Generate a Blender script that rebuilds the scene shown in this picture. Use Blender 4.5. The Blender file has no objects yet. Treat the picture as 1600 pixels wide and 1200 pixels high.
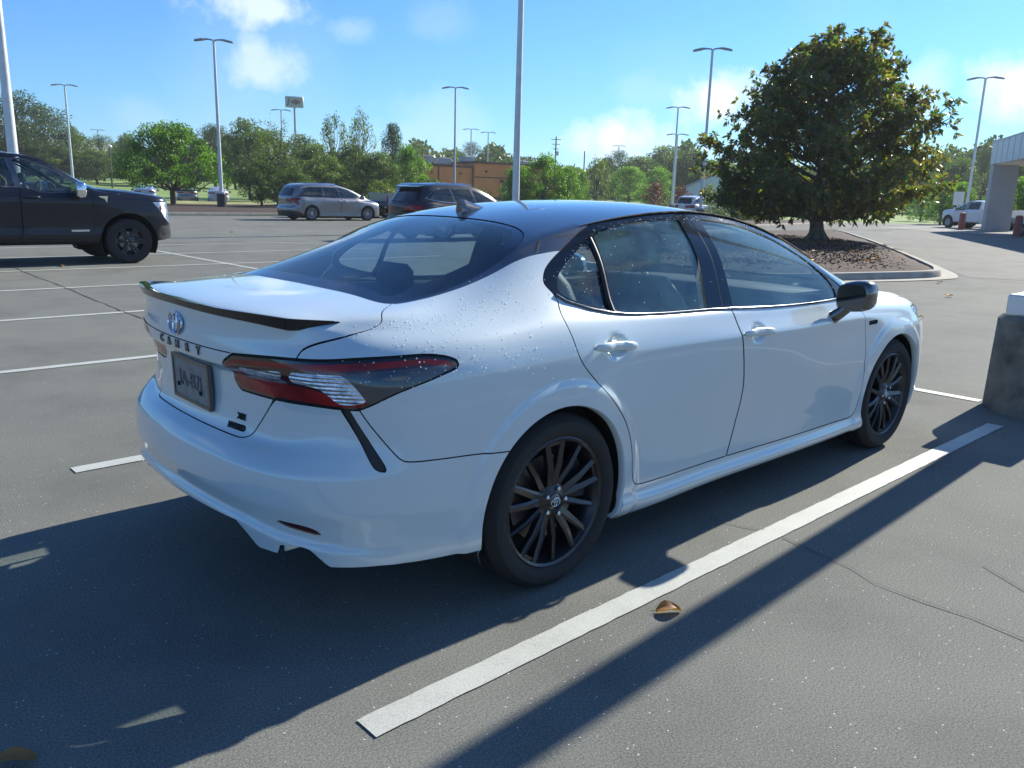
import bpy, bmesh, math, random
import numpy as np
from mathutils import Vector, Matrix
from mathutils.bvhtree import BVHTree
from math import radians as rad, sin, cos, pi

scene = bpy.context.scene
COL = scene.collection

# ---------------------------------------------------------------- camera (a phone held at eye height behind the car)
CAM = Vector((-2.09099705, -2.86559975, 1.44202594))
YAW, PITCH, ROLL, FPX = .819343536, -.226215397, .0281708609, 1283.61471
def cam_axes():
    cy, sy, cp, sp = cos(YAW), sin(YAW), cos(PITCH), sin(PITCH)
    f = Vector((cy * cp, sy * cp, sp)); r = Vector((sy, -cy, 0)); u = r.cross(f)
    return cos(ROLL) * r + sin(ROLL) * u, -sin(ROLL) * r + cos(ROLL) * u, f
_r, _u, _f = cam_axes()
cd = bpy.data.cameras.new('camera'); cam = bpy.data.objects.new('camera', cd); COL.objects.link(cam)
m = Matrix.Identity(4)
for i in range(3):
    m[i][0], m[i][1], m[i][2], m[i][3] = _r[i], _u[i], -_f[i], CAM[i]
cam.matrix_world = m
cd.sensor_width = 36; cd.lens = 36 * FPX / 1600; cd.clip_start = .05; cd.clip_end = 6000
scene.camera = cam

# ---------------------------------------------------------------- world and sun
SUN_EL, SUN_AZ = rad(30.5), rad(2.6)          # azimuth measured from +X towards +Y
w = bpy.data.worlds.new('World'); scene.world = w; w.use_nodes = True
nt = w.node_tree; nt.nodes.clear()
def N(t, **k):
    n = nt.nodes.new(t)
    for a, b in k.items(): setattr(n, a, b)
    return n
out = N('ShaderNodeOutputWorld'); bg = N('ShaderNodeBackground')
sky = N('ShaderNodeTexSky', sky_type='NISHITA', sun_disc=False, sun_elevation=SUN_EL, sun_rotation=pi / 2 - SUN_AZ,
        altitude=50, air_density=1.0, dust_density=.25, ozone_density=3.0)
tc = N('ShaderNodeTexCoord'); nrm = N('ShaderNodeVectorMath', operation='NORMALIZE')
nt.links.new(tc.outputs['Generated'], nrm.inputs[0])
sep = N('ShaderNodeSeparateXYZ'); nt.links.new(nrm.outputs[0], sep.inputs[0])
def M(op, a, b=None, c=None, clamp=False):
    n = N('ShaderNodeMath', operation=op, use_clamp=clamp)
    for i, v in enumerate((a, b, c)):
        if v is None: continue
        if hasattr(v, 'links'): nt.links.new(v, n.inputs[i])
        else: n.inputs[i].default_value = v
    return n.outputs[0]
# individual fair-weather clouds: direction (azimuth deg from +X, elevation deg), half sizes in degrees, density
def px_dir(x, y):
    d = _f + _r * ((x - 800) / FPX) - _u * ((y - 600) / FPX)
    return d.normalized()
noise = N('ShaderNodeTexNoise', noise_dimensions='3D'); noise.inputs['Scale'].default_value = 16
noise.inputs['Detail'].default_value = 7; noise.inputs['Roughness'].default_value = .62
nt.links.new(nrm.outputs[0], noise.inputs['Vector'])
no2 = N('ShaderNodeTexNoise', noise_dimensions='3D'); no2.inputs['Scale'].default_value = 2.6
no2.inputs['Detail'].default_value = 4
nt.links.new(nrm.outputs[0], no2.inputs['Vector'])
CLOUDS = [(63.4,10.9,3.6,1.3,0.75), (58.0,9.9,1.7,1.0,0.25), (63.7,7.3,2.4,1.8,0.60), (41.0,4.0,3.3,1.7,1.0), (38.5,3.4,2.5,1.0,0.40),
 (33.6,6.5,2.6,2.2,1.0), (31.8,5.2,2.5,1.9,0.50), (17.2,6.9,2.6,2.0,0.95), (21.9,7.1,1.3,1.7,0.40), (52.5,4.0,5.4,2.3,0.20), (70.9,4.1,1.9,1.0,0.12),
 (52.2,10.8,2.5,1.2,0.12), (39.1,6.9,2.5,1.2,0.15), (-12,9,8,3,.7), (-60,22,14,6,.5), (-100,14,12,5,.5), (200,18,14,6,.5), (120,20,9,4,.35), (-35,34,10,7,.4)]  # the last few lie out of view, added for reflections
nfac = M('MULTIPLY_ADD', noise.outputs['Fac'], 2.7, -1.22)
acc = None
for az, el, rx, ry, dens in CLOUDS:
    a, e = rad(az), rad(el)
    c = Vector((cos(e) * cos(a), cos(e) * sin(a), sin(e))); ea = Vector((-sin(a), cos(a), 0)); up = c.cross(ea) * 1.0
    def dot(v):
        n = N('ShaderNodeVectorMath', operation='DOT_PRODUCT'); nt.links.new(nrm.outputs[0], n.inputs[0]); n.inputs[1].default_value = v
        return n.outputs['Value']
    x = dot(ea / rad(rx)); y = dot(up / rad(ry))
    y = M('ADD', y, -c.dot(up) / rad(ry))
    r = M('SQRT', M('ADD', M('MULTIPLY', x, x), M('MULTIPLY', y, y)))
    v = M('ADD', M('SUBTRACT', 1.0, r), nfac)
    v = M('MULTIPLY', v, 1.25, clamp=True)
    front = M('GREATER_THAN', dot(c), 0.3)
    v = M('MULTIPLY', M('MULTIPLY', v, dens), front)
    acc = v if acc is None else M('MAXIMUM', acc, v)
wisp = N('ShaderNodeMapRange'); nt.links.new(no2.outputs['Fac'], wisp.inputs['Value'])
wisp.inputs['From Min'].default_value = .52; wisp.inputs['From Max'].default_value = .8; wisp.inputs['To Max'].default_value = .22
acc = M('MAXIMUM', acc, wisp.outputs[0])
mix = N('ShaderNodeMix', data_type='RGBA'); nt.links.new(acc, mix.inputs['Factor'])
CLOUD_COL = (5.9, 6.5, 6.8)
wb = N('ShaderNodeMix', data_type='RGBA', blend_type='MULTIPLY'); wb.inputs['Factor'].default_value = 1; wb.inputs[7].default_value = (.300, .632, .985, 1)
nt.links.new(sky.outputs[0], wb.inputs[6]); nt.links.new(wb.outputs[2], mix.inputs[6]); mix.inputs[7].default_value = (*CLOUD_COL, 1)
nt.links.new(mix.outputs[2], bg.inputs['Color']); bg.inputs['Strength'].default_value = .100
nt.links.new(bg.outputs[0], out.inputs['Surface'])

sd = bpy.data.lights.new('sun', 'SUN'); so = bpy.data.objects.new('sun', sd); COL.objects.link(so)
sd.energy = 5.0; sd.angle = rad(.53); sd.color = (1.0, .935, .81)
SUN_DIR = Vector((cos(SUN_EL) * cos(SUN_AZ), cos(SUN_EL) * sin(SUN_AZ), sin(SUN_EL)))
so.rotation_euler = SUN_DIR.to_track_quat('Z', 'Y').to_euler()

scene.view_settings.view_transform = 'Standard'; scene.view_settings.look = 'None'
scene.view_settings.exposure = 0.85; scene.view_settings.gamma = 1
scene.render.engine = 'CYCLES'
scene.cycles.max_bounces = 10; scene.cycles.transparent_max_bounces = 24
# ---------------------------------------------------------------- materials
MATS = {}
def new_mat(name):
    m = bpy.data.materials.new(name); m.use_nodes = True
    t = m.node_tree; b = t.nodes['Principled BSDF']; MATS[name] = m
    return m, t, b
def setp(b, **k):
    for a, v in k.items():
        i = b.inputs[a.replace('_', ' ')]
        i.default_value = (*v, 1) if isinstance(v, tuple) and len(v) == 3 and i.type == 'RGBA' else v
def nd(t, kind, **k):
    n = t.nodes.new(kind)
    for a, v in k.items():
        if a in n.inputs: n.inputs[a].default_value = v
        else: setattr(n, a, v)
    return n
def ramp(t, src, stops, interp='LINEAR'):
    r = t.nodes.new('ShaderNodeValToRGB'); t.links.new(src, r.inputs[0]); e = r.color_ramp.elements
    r.color_ramp.interpolation = interp
    while len(e) < len(stops): e.new(.5)
    for i, (p, c) in enumerate(stops): e[i].position = p; e[i].color = (*c, 1) if len(c) == 3 else c
    return r.outputs[0]
def objco(t, scale=(1, 1, 1), kind='Object'):
    c = t.nodes.new('ShaderNodeTexCoord'); mp = t.nodes.new('ShaderNodeMapping'); mp.inputs['Scale'].default_value = scale
    t.links.new(c.outputs[kind], mp.inputs[0]); return mp.outputs[0]
def noise_of(t, co, scale, detail=3, rough=.5):
    n = nd(t, 'ShaderNodeTexNoise'); n.inputs['Scale'].default_value = scale; n.inputs['Detail'].default_value = detail
    n.inputs['Roughness'].default_value = rough; t.links.new(co, n.inputs['Vector']); return n.outputs['Fac']
def bump_of(t, b, h, strength=.3, dist=.01):
    bp = nd(t, 'ShaderNodeBump'); bp.inputs['Strength'].default_value = strength; bp.inputs['Distance'].default_value = dist
    t.links.new(h, bp.inputs['Height']); t.links.new(bp.outputs[0], b.inputs['Normal'])
def simple(name, col, rough=.5, metal=0, coat=0, coat_r=.03, spec=.5, vary=0, vscale=6, bump=0, bscale=60, emit=None, sheen=0):
    m, t, b = new_mat(name)
    setp(b, Base_Color=col, Roughness=rough, Metallic=metal, Coat_Weight=coat, Coat_Roughness=coat_r, Specular_IOR_Level=spec)
    co = objco(t)
    if vary:
        f = noise_of(t, co, vscale, 5, .6)
        lo = tuple(c * (1 - vary) for c in col); hi = tuple(min(1, c * (1 + vary)) for c in col)
        t.links.new(ramp(t, f, [(.3, lo), (.7, hi)]), b.inputs['Base Color'])
        r = t.nodes.new('ShaderNodeMapRange'); t.links.new(f, r.inputs[0]); r.inputs[3].default_value = max(0, rough - .08); r.inputs[4].default_value = min(1, rough + .08)
        t.links.new(r.outputs[0], b.inputs['Roughness'])
    if bump: bump_of(t, b, noise_of(t, co, bscale, 4, .6), bump)
    if emit: setp(b, Emission_Color=emit[0], Emission_Strength=emit[1])
    return m
def paint(name, col, metal=0., rough=.3, dirt=.06, coat=1., cior=1.5, spec=.5):
    """clear-coated car paint with a little road film"""
    m, t, b = new_mat(name)
    setp(b, Base_Color=col, Roughness=rough, Metallic=metal, Coat_Weight=coat, Coat_Roughness=.025, Coat_IOR=cior, Specular_IOR_Level=spec)
    co = objco(t)
    f = noise_of(t, co, 5, 6, .65)
    t.links.new(ramp(t, f, [(.25, tuple(c * (1 - dirt) for c in col)), (.75, col)]), b.inputs['Base Color'])
    cr = t.nodes.new('ShaderNodeMapRange'); t.links.new(f, cr.inputs[0]); cr.inputs[3].default_value = .02; cr.inputs[4].default_value = .07
    t.links.new(cr.outputs[0], b.inputs['Coat Roughness'])
    bump_of(t, b, noise_of(t, co, 220, 2), .012, .002)
    return m
def glass(name, tint, refl=1.0, rough=.0, dust_sheen=.03):
    m = bpy.data.materials.new(name); m.use_nodes = True; t = m.node_tree; t.nodes.clear(); MATS[name] = m
    o = t.nodes.new('ShaderNodeOutputMaterial'); tr = t.nodes.new('ShaderNodeBsdfTransparent'); gl = t.nodes.new('ShaderNodeBsdfGlossy')
    tr.inputs[0].default_value = (*tint, 1); gl.inputs['Roughness'].default_value = rough; gl.inputs['Color'].default_value = (refl, refl, refl, 1)
    fr = t.nodes.new('ShaderNodeFresnel'); g_ = t.nodes.new('ShaderNodeNewGeometry'); io = t.nodes.new('ShaderNodeMath'); io.operation = 'MULTIPLY_ADD'; io.inputs[1].default_value = 1 / 1.52 - 1.52; io.inputs[2].default_value = 1.52
    t.links.new(g_.outputs['Backfacing'], io.inputs[0]); t.links.new(io.outputs[0], fr.inputs['IOR'])   # one thin sheet: same reflectance from inside
    ad = t.nodes.new('ShaderNodeMath'); ad.operation = 'MULTIPLY_ADD'; ad.inputs[1].default_value = 1.15; ad.inputs[2].default_value = .02
    t.links.new(fr.outputs[0], ad.inputs[0])
    mx = t.nodes.new('ShaderNodeMixShader'); t.links.new(ad.outputs[0], mx.inputs[0]); t.links.new(tr.outputs[0], mx.inputs[1]); t.links.new(gl.outputs[0], mx.inputs[2])
    di = t.nodes.new('ShaderNodeBsdfDiffuse'); di.inputs[0].default_value = (.24, .46, .46, 1)  # teal film: dust plus the sky's reflection put into the colour
    m2 = t.nodes.new('ShaderNodeMixShader'); co = objco(t); f = noise_of(t, co, 4, 6, .7)
    r = t.nodes.new('ShaderNodeMapRange'); t.links.new(f, r.inputs[0]); r.inputs[1].default_value = .35; r.inputs[2].default_value = .8; r.inputs[4].default_value = dust_sheen * 2
    t.links.new(r.outputs[0], m2.inputs[0]); t.links.new(mx.outputs[0], m2.inputs[1]); t.links.new(di.outputs[0], m2.inputs[2])
    t.links.new(m2.outputs[0], o.inputs[0]); return m

# ---------------------------------------------------------------- objects, labels
def tag(o, label=None, cat=None, group=None, kind=None):
    if label: o['label'] = label
    if cat: o['category'] = cat
    if group: o['group'] = group
    if kind: o['kind'] = kind
    return o
def empty(name, loc=(0, 0, 0), rz=0, label=None, cat=None, group=None, parent=None):
    o = bpy.data.objects.new(name, None); COL.objects.link(o); o.location = loc; o.rotation_euler = (0, 0, rz)
    o.empty_display_size = .2
    if parent: o.parent = parent
    return tag(o, label, cat, group)
def kids(o): return [c for c in bpy.data.objects if c.parent == o]
def copy_tree(o, loc=None, rz=None, label=None, group=None, scale=None):
    allo = list(bpy.data.objects); ch = {}
    for c in allo:
        if c.parent: ch.setdefault(c.parent.name, []).append(c)
    def rec(s, par):
        c = s.copy(); COL.objects.link(c)
        if par: c.parent = par
        for k in ch.get(s.name, []): rec(k, c)
        return c
    r = rec(o, None)
    if loc is not None: r.location = loc
    if rz is not None: r.rotation_euler = (r.rotation_euler.x, r.rotation_euler.y, rz)
    if scale is not None: r.scale = scale if isinstance(scale, tuple) else (scale,) * 3
    if label: r['label'] = label
    if group: r['group'] = group
    return r

class MB:
    def __init__(s): s.v = []; s.f = []; s.n = None
    def add(s, vs, fs):
        b = len(s.v); s.v += [tuple(v) for v in vs]; s.f += [tuple(i + b for i in f) for f in fs]; return s
    def box(s, c, d, rz=0, taper=1, bev=0):
        cx, cy, cz = c; x, y, z = d[0] / 2, d[1] / 2, d[2] / 2; vs = []
        if bev:
            k = bev
            for sz, e, t in ((-z, 0, 1), (-z + k, k, 1), (z - k, k, taper), (z, 0, taper)):
                for sx, sy in ((-1, -1), (1, -1), (1, 1), (-1, 1)):
                    q = (x - k + e) * t, (y - k + e) * t
                    if sx * sy > 0: pts = [(sx * q[0], sy * (y - k) * t), (sx * (x - k) * t, sy * q[1])] if e else [(sx * (x - k) * t, sy * (y - k) * t)] * 2
                    else: pts = [(sx * (x - k) * t, sy * q[1]), (sx * q[0], sy * (y - k) * t)] if e else [(sx * (x - k) * t, sy * (y - k) * t)] * 2
                    if (sx, sy) in ((-1, -1),): pts = pts
                    vs += [(p[0], p[1], sz) for p in pts]
            fs = [tuple(range(7, -1, -1)), tuple(range(24, 32))]
            for r in range(3):
                for i in range(8): j = (i + 1) % 8; fs.append((r * 8 + i, r * 8 + j, r * 8 + 8 + j, r * 8 + 8 + i))
        else:
            for sz, t in ((-z, 1), (z, taper)):
                vs += [(-x * t, -y * t, sz), (x * t, -y * t, sz), (x * t, y * t, sz), (-x * t, y * t, sz)]
            fs = [(3, 2, 1, 0), (4, 5, 6, 7), (0, 1, 5, 4), (1, 2, 6, 5), (2, 3, 7, 6), (3, 0, 4, 7)]
        ca, sa = cos(rz), sin(rz)
        return s.add([(cx + a * ca - b * sa, cy + a * sa + b * ca, cz + c_) for a, b, c_ in vs], fs)
    def tube(s, pts, r, n=8, cap=True, sx=1, ref=(0, 0, 1)):
        pts = [Vector(p) for p in pts]; rs = r if hasattr(r, '__len__') else [r] * len(pts); b = []
        prev = None
        for i, p in enumerate(pts):
            t = (pts[min(i + 1, len(pts) - 1)] - pts[max(i - 1, 0)])
            t = t.normalized() if t.length > 1e-9 else Vector((0, 0, 1))
            if prev is None:
                a = Vector(ref) if abs(t.dot(Vector(ref))) < .95 else Vector((1, 0, 0))
                u = t.cross(a).normalized()
            else: u = (prev - t * prev.dot(t)).normalized()
            prev = u; w_ = t.cross(u)
            b += [p + (u * cos(2 * pi * k / n) * sx + w_ * sin(2 * pi * k / n)) * rs[i] for k in range(n)]
        fs = []
        for i in range(len(pts) - 1):
            for k in range(n):
                j = (k + 1) % n; fs.append((i * n + k, i * n + j, (i + 1) * n + j, (i + 1) * n + k))
        if cap: fs += [tuple(range(n - 1, -1, -1)), tuple(range((len(pts) - 1) * n, len(pts) * n))]
        return s.add(b, fs)
    def lathe(s, prof, n=48, axis='y', c=(0, 0, 0), a0=0, a1=2 * pi, sc=(1, 1)):
        """prof: (axial, radius)"""
        full = abs(a1 - a0 - 2 * pi) < 1e-6; m_ = n if full else n + 1; vs = []
        for ax, r in prof:
            for k in range(m_):
                a = a0 + (a1 - a0) * k / n; p, q = r * cos(a) * sc[0], r * sin(a) * sc[1]
                vs.append({'y': (c[0] + p, c[1] + ax, c[2] + q), 'z': (c[0] + p, c[1] + q, c[2] + ax), 'x': (c[0] + ax, c[1] + p, c[2] + q)}[axis])
        fs = []
        for i in range(len(prof) - 1):
            for k in range(n):
                j = (k + 1) % m_; fs.append((i * m_ + k, i * m_ + j, (i + 1) * m_ + j, (i + 1) * m_ + k))
        return s.add(vs, fs)
    def prism(s, poly, vec, off=(0, 0, 0)):
        """poly: 3-D points, extruded by vec"""
        v = Vector(vec); a = [Vector(p) + Vector(off) for p in poly]; n = len(a)
        return s.add(a + [p + v for p in a], [tuple(range(n - 1, -1, -1)), tuple(range(n, 2 * n))] + [(i, (i + 1) % n, n + (i + 1) % n, n + i) for i in range(n)])
    def mirror_y(s):
        b = len(s.v); v0, f0 = list(s.v), list(s.f); s.add([(x, -y, z) for x, y, z in v0], [f[::-1] for f in f0]); return s
    def xf(s, mat):
        s.v = [tuple(mat @ Vector(v)) for v in s.v]; return s
    def build(s, name, mat, parent=None, smooth=None, fixn=True):
        me = bpy.data.meshes.new(name); me.from_pydata(s.v, [], s.f)
        if fixn:
            bm = bmesh.new(); bm.from_mesh(me); bmesh.ops.recalc_face_normals(bm, faces=bm.faces); bm.to_mesh(me); bm.free()
        o = bpy.data.objects.new(name, me); COL.objects.link(o)
        for mm in (mat if isinstance(mat, (list, tuple)) else [mat]): me.materials.append(mm)
        if smooth is not None:
            me.polygons.foreach_set('use_smooth', [True] * len(me.polygons))
            me.set_sharp_from_angle(angle=rad(smooth))
        if parent: o.parent = parent
        return o

def text_mesh(s, size, depth=.002, font=None, spacing=1.0, bold=0):
    cu = bpy.data.curves.new('lettering', 'FONT'); cu.body = s; cu.size = size; cu.extrude = depth; cu.align_x = 'CENTER'; cu.align_y = 'CENTER'
    cu.space_character = spacing; cu.offset = bold; cu.resolution_u = 3
    o = bpy.data.objects.new('lettering', cu); COL.objects.link(o)
    dg = bpy.context.evaluated_depsgraph_get(); me = bpy.data.meshes.new_from_object(o.evaluated_get(dg))
    bpy.data.objects.remove(o); bpy.data.curves.remove(cu)
    return me
# ---------------------------------------------------------------- car body surfaces
def _tri(x, y, mirror0=True, mirror1=True):
    """C2 cubic spline through rows of y (n,k) at x (n); returns evaluator"""
    x = np.asarray(x, float); y = np.asarray(y, float)
    n = len(x); h = np.diff(x)
    A = np.zeros((n, n)); B = np.zeros_like(y)
    A[0, 0] = 2; A[0, 1] = 1 if mirror0 is not False else 0
    B[0] = 3 * (y[1] - y[0]) / h[0]
    A[-1, -1] = 2; A[-1, -2] = 1
    B[-1] = 3 * (y[-1] - y[-2]) / h[-1]
    for i in range(1, n - 1):
        A[i, i - 1] = h[i]; A[i, i] = 2 * (h[i] + h[i - 1]); A[i, i + 1] = h[i - 1]
        B[i] = 3 * (h[i] * (y[i] - y[i - 1]) / h[i - 1] + h[i - 1] * (y[i + 1] - y[i]) / h[i])
    # symmetric ends: components flagged flat get zero slope
    m = np.linalg.solve(A, B)
    return x, y, m

def flat_ends(x, y, flats):
    """cubic spline, columns whose slope vanishes at both ends given in flats"""
    x = np.asarray(x, float); y = np.asarray(y, float); n = len(x); h = np.diff(x)
    out = np.zeros_like(y)
    for c in range(y.shape[1]):
        A = np.zeros((n, n)); B = np.zeros(n)
        if flats[c]:
            A[0, 0] = 1; A[-1, -1] = 1
        else:
            A[0, 0] = 2; A[0, 1] = 1; B[0] = 3 * (y[1, c] - y[0, c]) / h[0]
            A[-1, -1] = 2; A[-1, -2] = 1; B[-1] = 3 * (y[-1, c] - y[-2, c]) / h[-1]
        for i in range(1, n - 1):
            A[i, i - 1] = h[i]; A[i, i] = 2 * (h[i] + h[i - 1]); A[i, i + 1] = h[i - 1]
            B[i] = 3 * (h[i] * (y[i, c] - y[i - 1, c]) / h[i - 1] + h[i - 1] * (y[i + 1, c] - y[i, c]) / h[i])
        out[:, c] = np.linalg.solve(A, B)
    return x, y, out

def herm(sp, t):
    x, y, m = sp
    t = np.asarray(t, float)
    i = np.clip(np.searchsorted(x, t, side='right') - 1, 0, len(x) - 2)
    h = (x[i + 1] - x[i]); s = ((t - x[i]) / h)[:, None]; h = h[:, None]
    return ((2 * s**3 - 3 * s**2 + 1) * y[i] + (s**3 - 2 * s**2 + s) * h * m[i]
            + (-2 * s**3 + 3 * s**2) * y[i + 1] + (s**3 - s**2) * h * m[i + 1])

def pchip(x, y):
    """monotone slopes, rows of y"""
    x = np.asarray(x, float); y = np.asarray(y, float)
    h = np.diff(x).reshape(-1, *([1] * (y.ndim - 1))); d = np.diff(y, axis=0) / h
    m = np.zeros_like(y)
    w1 = 2 * h[1:] + h[:-1]; w2 = h[1:] + 2 * h[:-1]
    with np.errstate(divide='ignore', invalid='ignore'):
        mm = (w1 + w2) / (w1 / d[:-1] + w2 / d[1:])
    m[1:-1] = np.where(d[:-1] * d[1:] > 0, mm, 0)
    m[0] = d[0]; m[-1] = d[-1]
    return x, y, m

def herm_rows(sp, t):
    x, y, m = sp
    i = np.clip(np.searchsorted(x, t, side='right') - 1, 0, len(x) - 2)
    sh = (-1,) + (1,) * (y.ndim - 1)
    h = (x[i + 1] - x[i]).reshape(sh); s = ((t - x[i])).reshape(sh) / h
    return ((2 * s**3 - 3 * s**2 + 1) * y[i] + (s**3 - 2 * s**2 + s) * h * m[i]
            + (-2 * s**3 + 3 * s**2) * y[i + 1] + (s**3 - s**2) * h * m[i + 1])

def shell(ref, levels, rings, i0, i1, centre, ds=.016, dh=.013, dc=.022, smooth=2, bumps=(), qpow=2.6):
    """half body (y>=0). ref: plan points rear centre -> front centre; levels: (h, {i:inset}, {i:z});
    rings: (h, [xyz per station]); the last ring bounds the cap (glass + roof), whose side runs from
    station i0 to i1; centre: centre-line (x,z) per station i0..i1.
    Returns grids A[u,h,3], U, H and C[p,q,3]."""
    ref = np.array(ref, float); n = len(ref)
    u = np.concatenate([[0], np.cumsum(np.hypot(*np.diff(ref, axis=0).T))])
    sp = flat_ends(u, ref, (True, False))
    tan = sp[2].copy(); tan[0] = (0, 1); tan[-1] = (0, -1)
    tan /= np.linalg.norm(tan, axis=1)[:, None]
    nor = np.stack([-tan[:, 1], tan[:, 0]], 1)          # outward
    idx = np.arange(n)
    rows = []; hs = []
    def key(d): ks = sorted(d); return np.interp(idx, ks, [d[k] for k in ks])
    for h, ins, z in levels:
        I = key(ins); Z = key(z)
        rows.append(np.column_stack([ref - nor * I[:, None], Z])); hs.append(h)
    for h, pts in rings:
        rows.append(np.array(pts, float)); hs.append(h)
    rows = np.array(rows); rows[:, 0, 1] = 0; rows[:, -1, 1] = 0
    nu = int(u[-1] / ds) + 1
    U = np.linspace(0, u[-1], nu)
    ev = np.array([herm(flat_ends(u, r, (True, False, True)), U) for r in rows])      # level,u,3
    ev[:, 0, 1] = 0; ev[:, -1, 1] = 0
    hs = np.array(hs); nh = int((hs[-1] - hs[0]) / dh) + 1
    H = np.linspace(hs[0], hs[-1], nh)
    A = herm_rows(pchip(hs, ev), H)                    # h,u,3
    top = A[-1].copy(); bot = A[0].copy()
    for _ in range(smooth):
        A[1:-1] = (A[:-2] + 2 * A[1:-1] + A[2:]) / 4
    A = A.transpose(1, 0, 2).copy()
    for f in bumps: f(A, U, H)
    # cap
    rail = rows[-1]; iu = np.arange(n)
    p = u[i0:i1 + 1]; npp = int((p[-1] - p[0]) / dc) + 1
    P = np.linspace(p[0], p[-1], npp)
    side = herm(flat_ends(u, rail, (True, False, True)), P)
    cen = herm(flat_ends(p, np.array(centre, float), (False, False)), P)
    nq = 34
    q = np.linspace(0, 1, nq)
    ur = np.interp(q, np.linspace(0, 1, i0 + 1), u[:i0 + 1])
    rear = herm(flat_ends(u, rail, (True, False, True)), ur)
    uf = np.interp(q, np.linspace(0, 1, n - i1), u[i1:][::-1])
    front = herm(flat_ends(u, rail, (True, False, True)), uf)
    C = np.zeros((npp, nq, 3))
    def form(a, b, q):   # a=(x,z) centre, b = xyz side
        return np.column_stack([a[0] + (b[0] - a[0]) * q**2, b[1] * q, a[1] + (b[2] - a[1]) * q**qpow])
    for j in range(npp): C[j] = form(cen[j], side[j], q)
    L = (P - P[0]) / (P[-1] - P[0])
    w0 = np.clip(1 - L / .22, 0, 1)**2 * 1.0; w1 = np.clip(1 - (1 - L) / .22, 0, 1)**2
    C += w0[:, None, None] * (rear - C[0])[None]
    C += w1[:, None, None] * (front - C[-1])[None]
    for _ in range(3):
        C[1:-1, 1:-1] = (C[:-2, 1:-1] + C[2:, 1:-1] + C[1:-1, :-2] + C[1:-1, 2:] + 4 * C[1:-1, 1:-1]) / 8
    C[:, 0, 1] = 0
    return A, U, H, C, P, q, u

def grid_normals(G):
    a = np.gradient(G, axis=0); b = np.gradient(G, axis=1)
    n = np.cross(a, b); n /= np.maximum(np.linalg.norm(n, axis=-1), 1e-12)[..., None]
    return n
# ---------------------------------------------------------------- surfaces that can be cut into panels
class Surf:
    """V positions, N normals, P surface coordinates, F faces"""
    def __init__(s, V, N_, P, F): s.V, s.N, s.P, s.F = V, N_, P, F
    @staticmethod
    def grid(G, Nn, a, b, off=0):
        n, m_ = G.shape[:2]
        aa, bb = np.meshgrid(a, b, indexing='ij')
        P = np.stack([aa.ravel(), bb.ravel()], 1)
        i = np.arange(n * m_).reshape(n, m_)
        F = np.stack([i[:-1, :-1], i[1:, :-1], i[1:, 1:], i[:-1, 1:]], -1).reshape(-1, 4)
        return Surf(G.reshape(-1, 3), Nn.reshape(-1, 3), P, [tuple(f) for f in F.tolist()])
    def __add__(s, o):
        k = len(s.V)
        return Surf(np.vstack([s.V, o.V]), np.vstack([s.N, o.N]), np.vstack([s.P, o.P]), s.F + [tuple(i + k for i in f) for f in o.F])
    def clean(s):
        used = sorted({i for f in s.F for i in f}); mp = {a: b for b, a in enumerate(used)}
        return Surf(s.V[used], s.N[used], s.P[used], [tuple(mp[i] for i in f) for f in s.F])
    def mirrored(s):
        v = s.V * [1, -1, 1]; n = s.N * [1, -1, 1]
        return Surf(v, n, s.P, [f[::-1] for f in s.F])
    def offset(s, d): return Surf(s.V + s.N * d, s.N, s.P, s.F)

def cut(S, f):
    """split at f=0 -> (f<=0 part, f>0 part)"""
    f = np.asarray(f, float)
    if (f <= 0).all(): return S, None
    if (f > 0).all(): return None, S
    newV, newN, newP = [], [], []; base = len(S.V); cache = {}; a, b = [], []
    fl = f.tolist()
    def mid(i, j):
        k = (i, j) if i < j else (j, i)
        if k in cache: return cache[k]
        t = fl[k[0]] / (fl[k[0]] - fl[k[1]])
        newV.append(S.V[k[0]] * (1 - t) + S.V[k[1]] * t)
        n = S.N[k[0]] * (1 - t) + S.N[k[1]] * t; newN.append(n / max(np.linalg.norm(n), 1e-9))
        newP.append(S.P[k[0]] * (1 - t) + S.P[k[1]] * t)
        cache[k] = base + len(newV) - 1; return cache[k]
    for face in S.F:
        s = [fl[i] <= 0 for i in face]
        if all(s): a.append(face); continue
        if not any(s): b.append(face); continue
        fa, fb = [], []
        n = len(face)
        for q in range(n):
            i, j = face[q], face[(q + 1) % n]
            (fa if s[q] else fb).append(i)
            if s[q] != s[(q + 1) % n]:
                k = mid(i, j); fa.append(k); fb.append(k)
        if len(fa) > 2: a.append(tuple(fa))
        if len(fb) > 2: b.append(tuple(fb))
    V = np.vstack([S.V] + ([newV] if newV else [])); N_ = np.vstack([S.N] + ([newN] if newN else [])); P = np.vstack([S.P] + ([newP] if newP else []))
    A = Surf(V, N_, P, a).clean() if a else None; B = Surf(V, N_, P, b).clean() if b else None
    return A, B

def poly_sd(P, poly):
    """signed distance to a polygon, negative inside"""
    poly = np.asarray(poly, float); a = poly; b = np.roll(poly, -1, 0)
    d2 = np.full(len(P), 1e9); ins = np.zeros(len(P), bool)
    for p, q in zip(a, b):
        e = q - p; w = P - p; L = max(e @ e, 1e-12)
        t = np.clip((w @ e) / L, 0, 1); r = w - t[:, None] * e; d2 = np.minimum(d2, (r * r).sum(1))
        c = ((p[1] <= P[:, 1]) != (q[1] <= P[:, 1]))
        with np.errstate(divide='ignore', invalid='ignore'):
            xx = p[0] + (P[:, 1] - p[1]) * (q[0] - p[0]) / (q[1] - p[1] if q[1] != p[1] else 1e-12)
        ins ^= c & (P[:, 0] < xx)
    d = np.sqrt(d2); return np.where(ins, -d, d)

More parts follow.
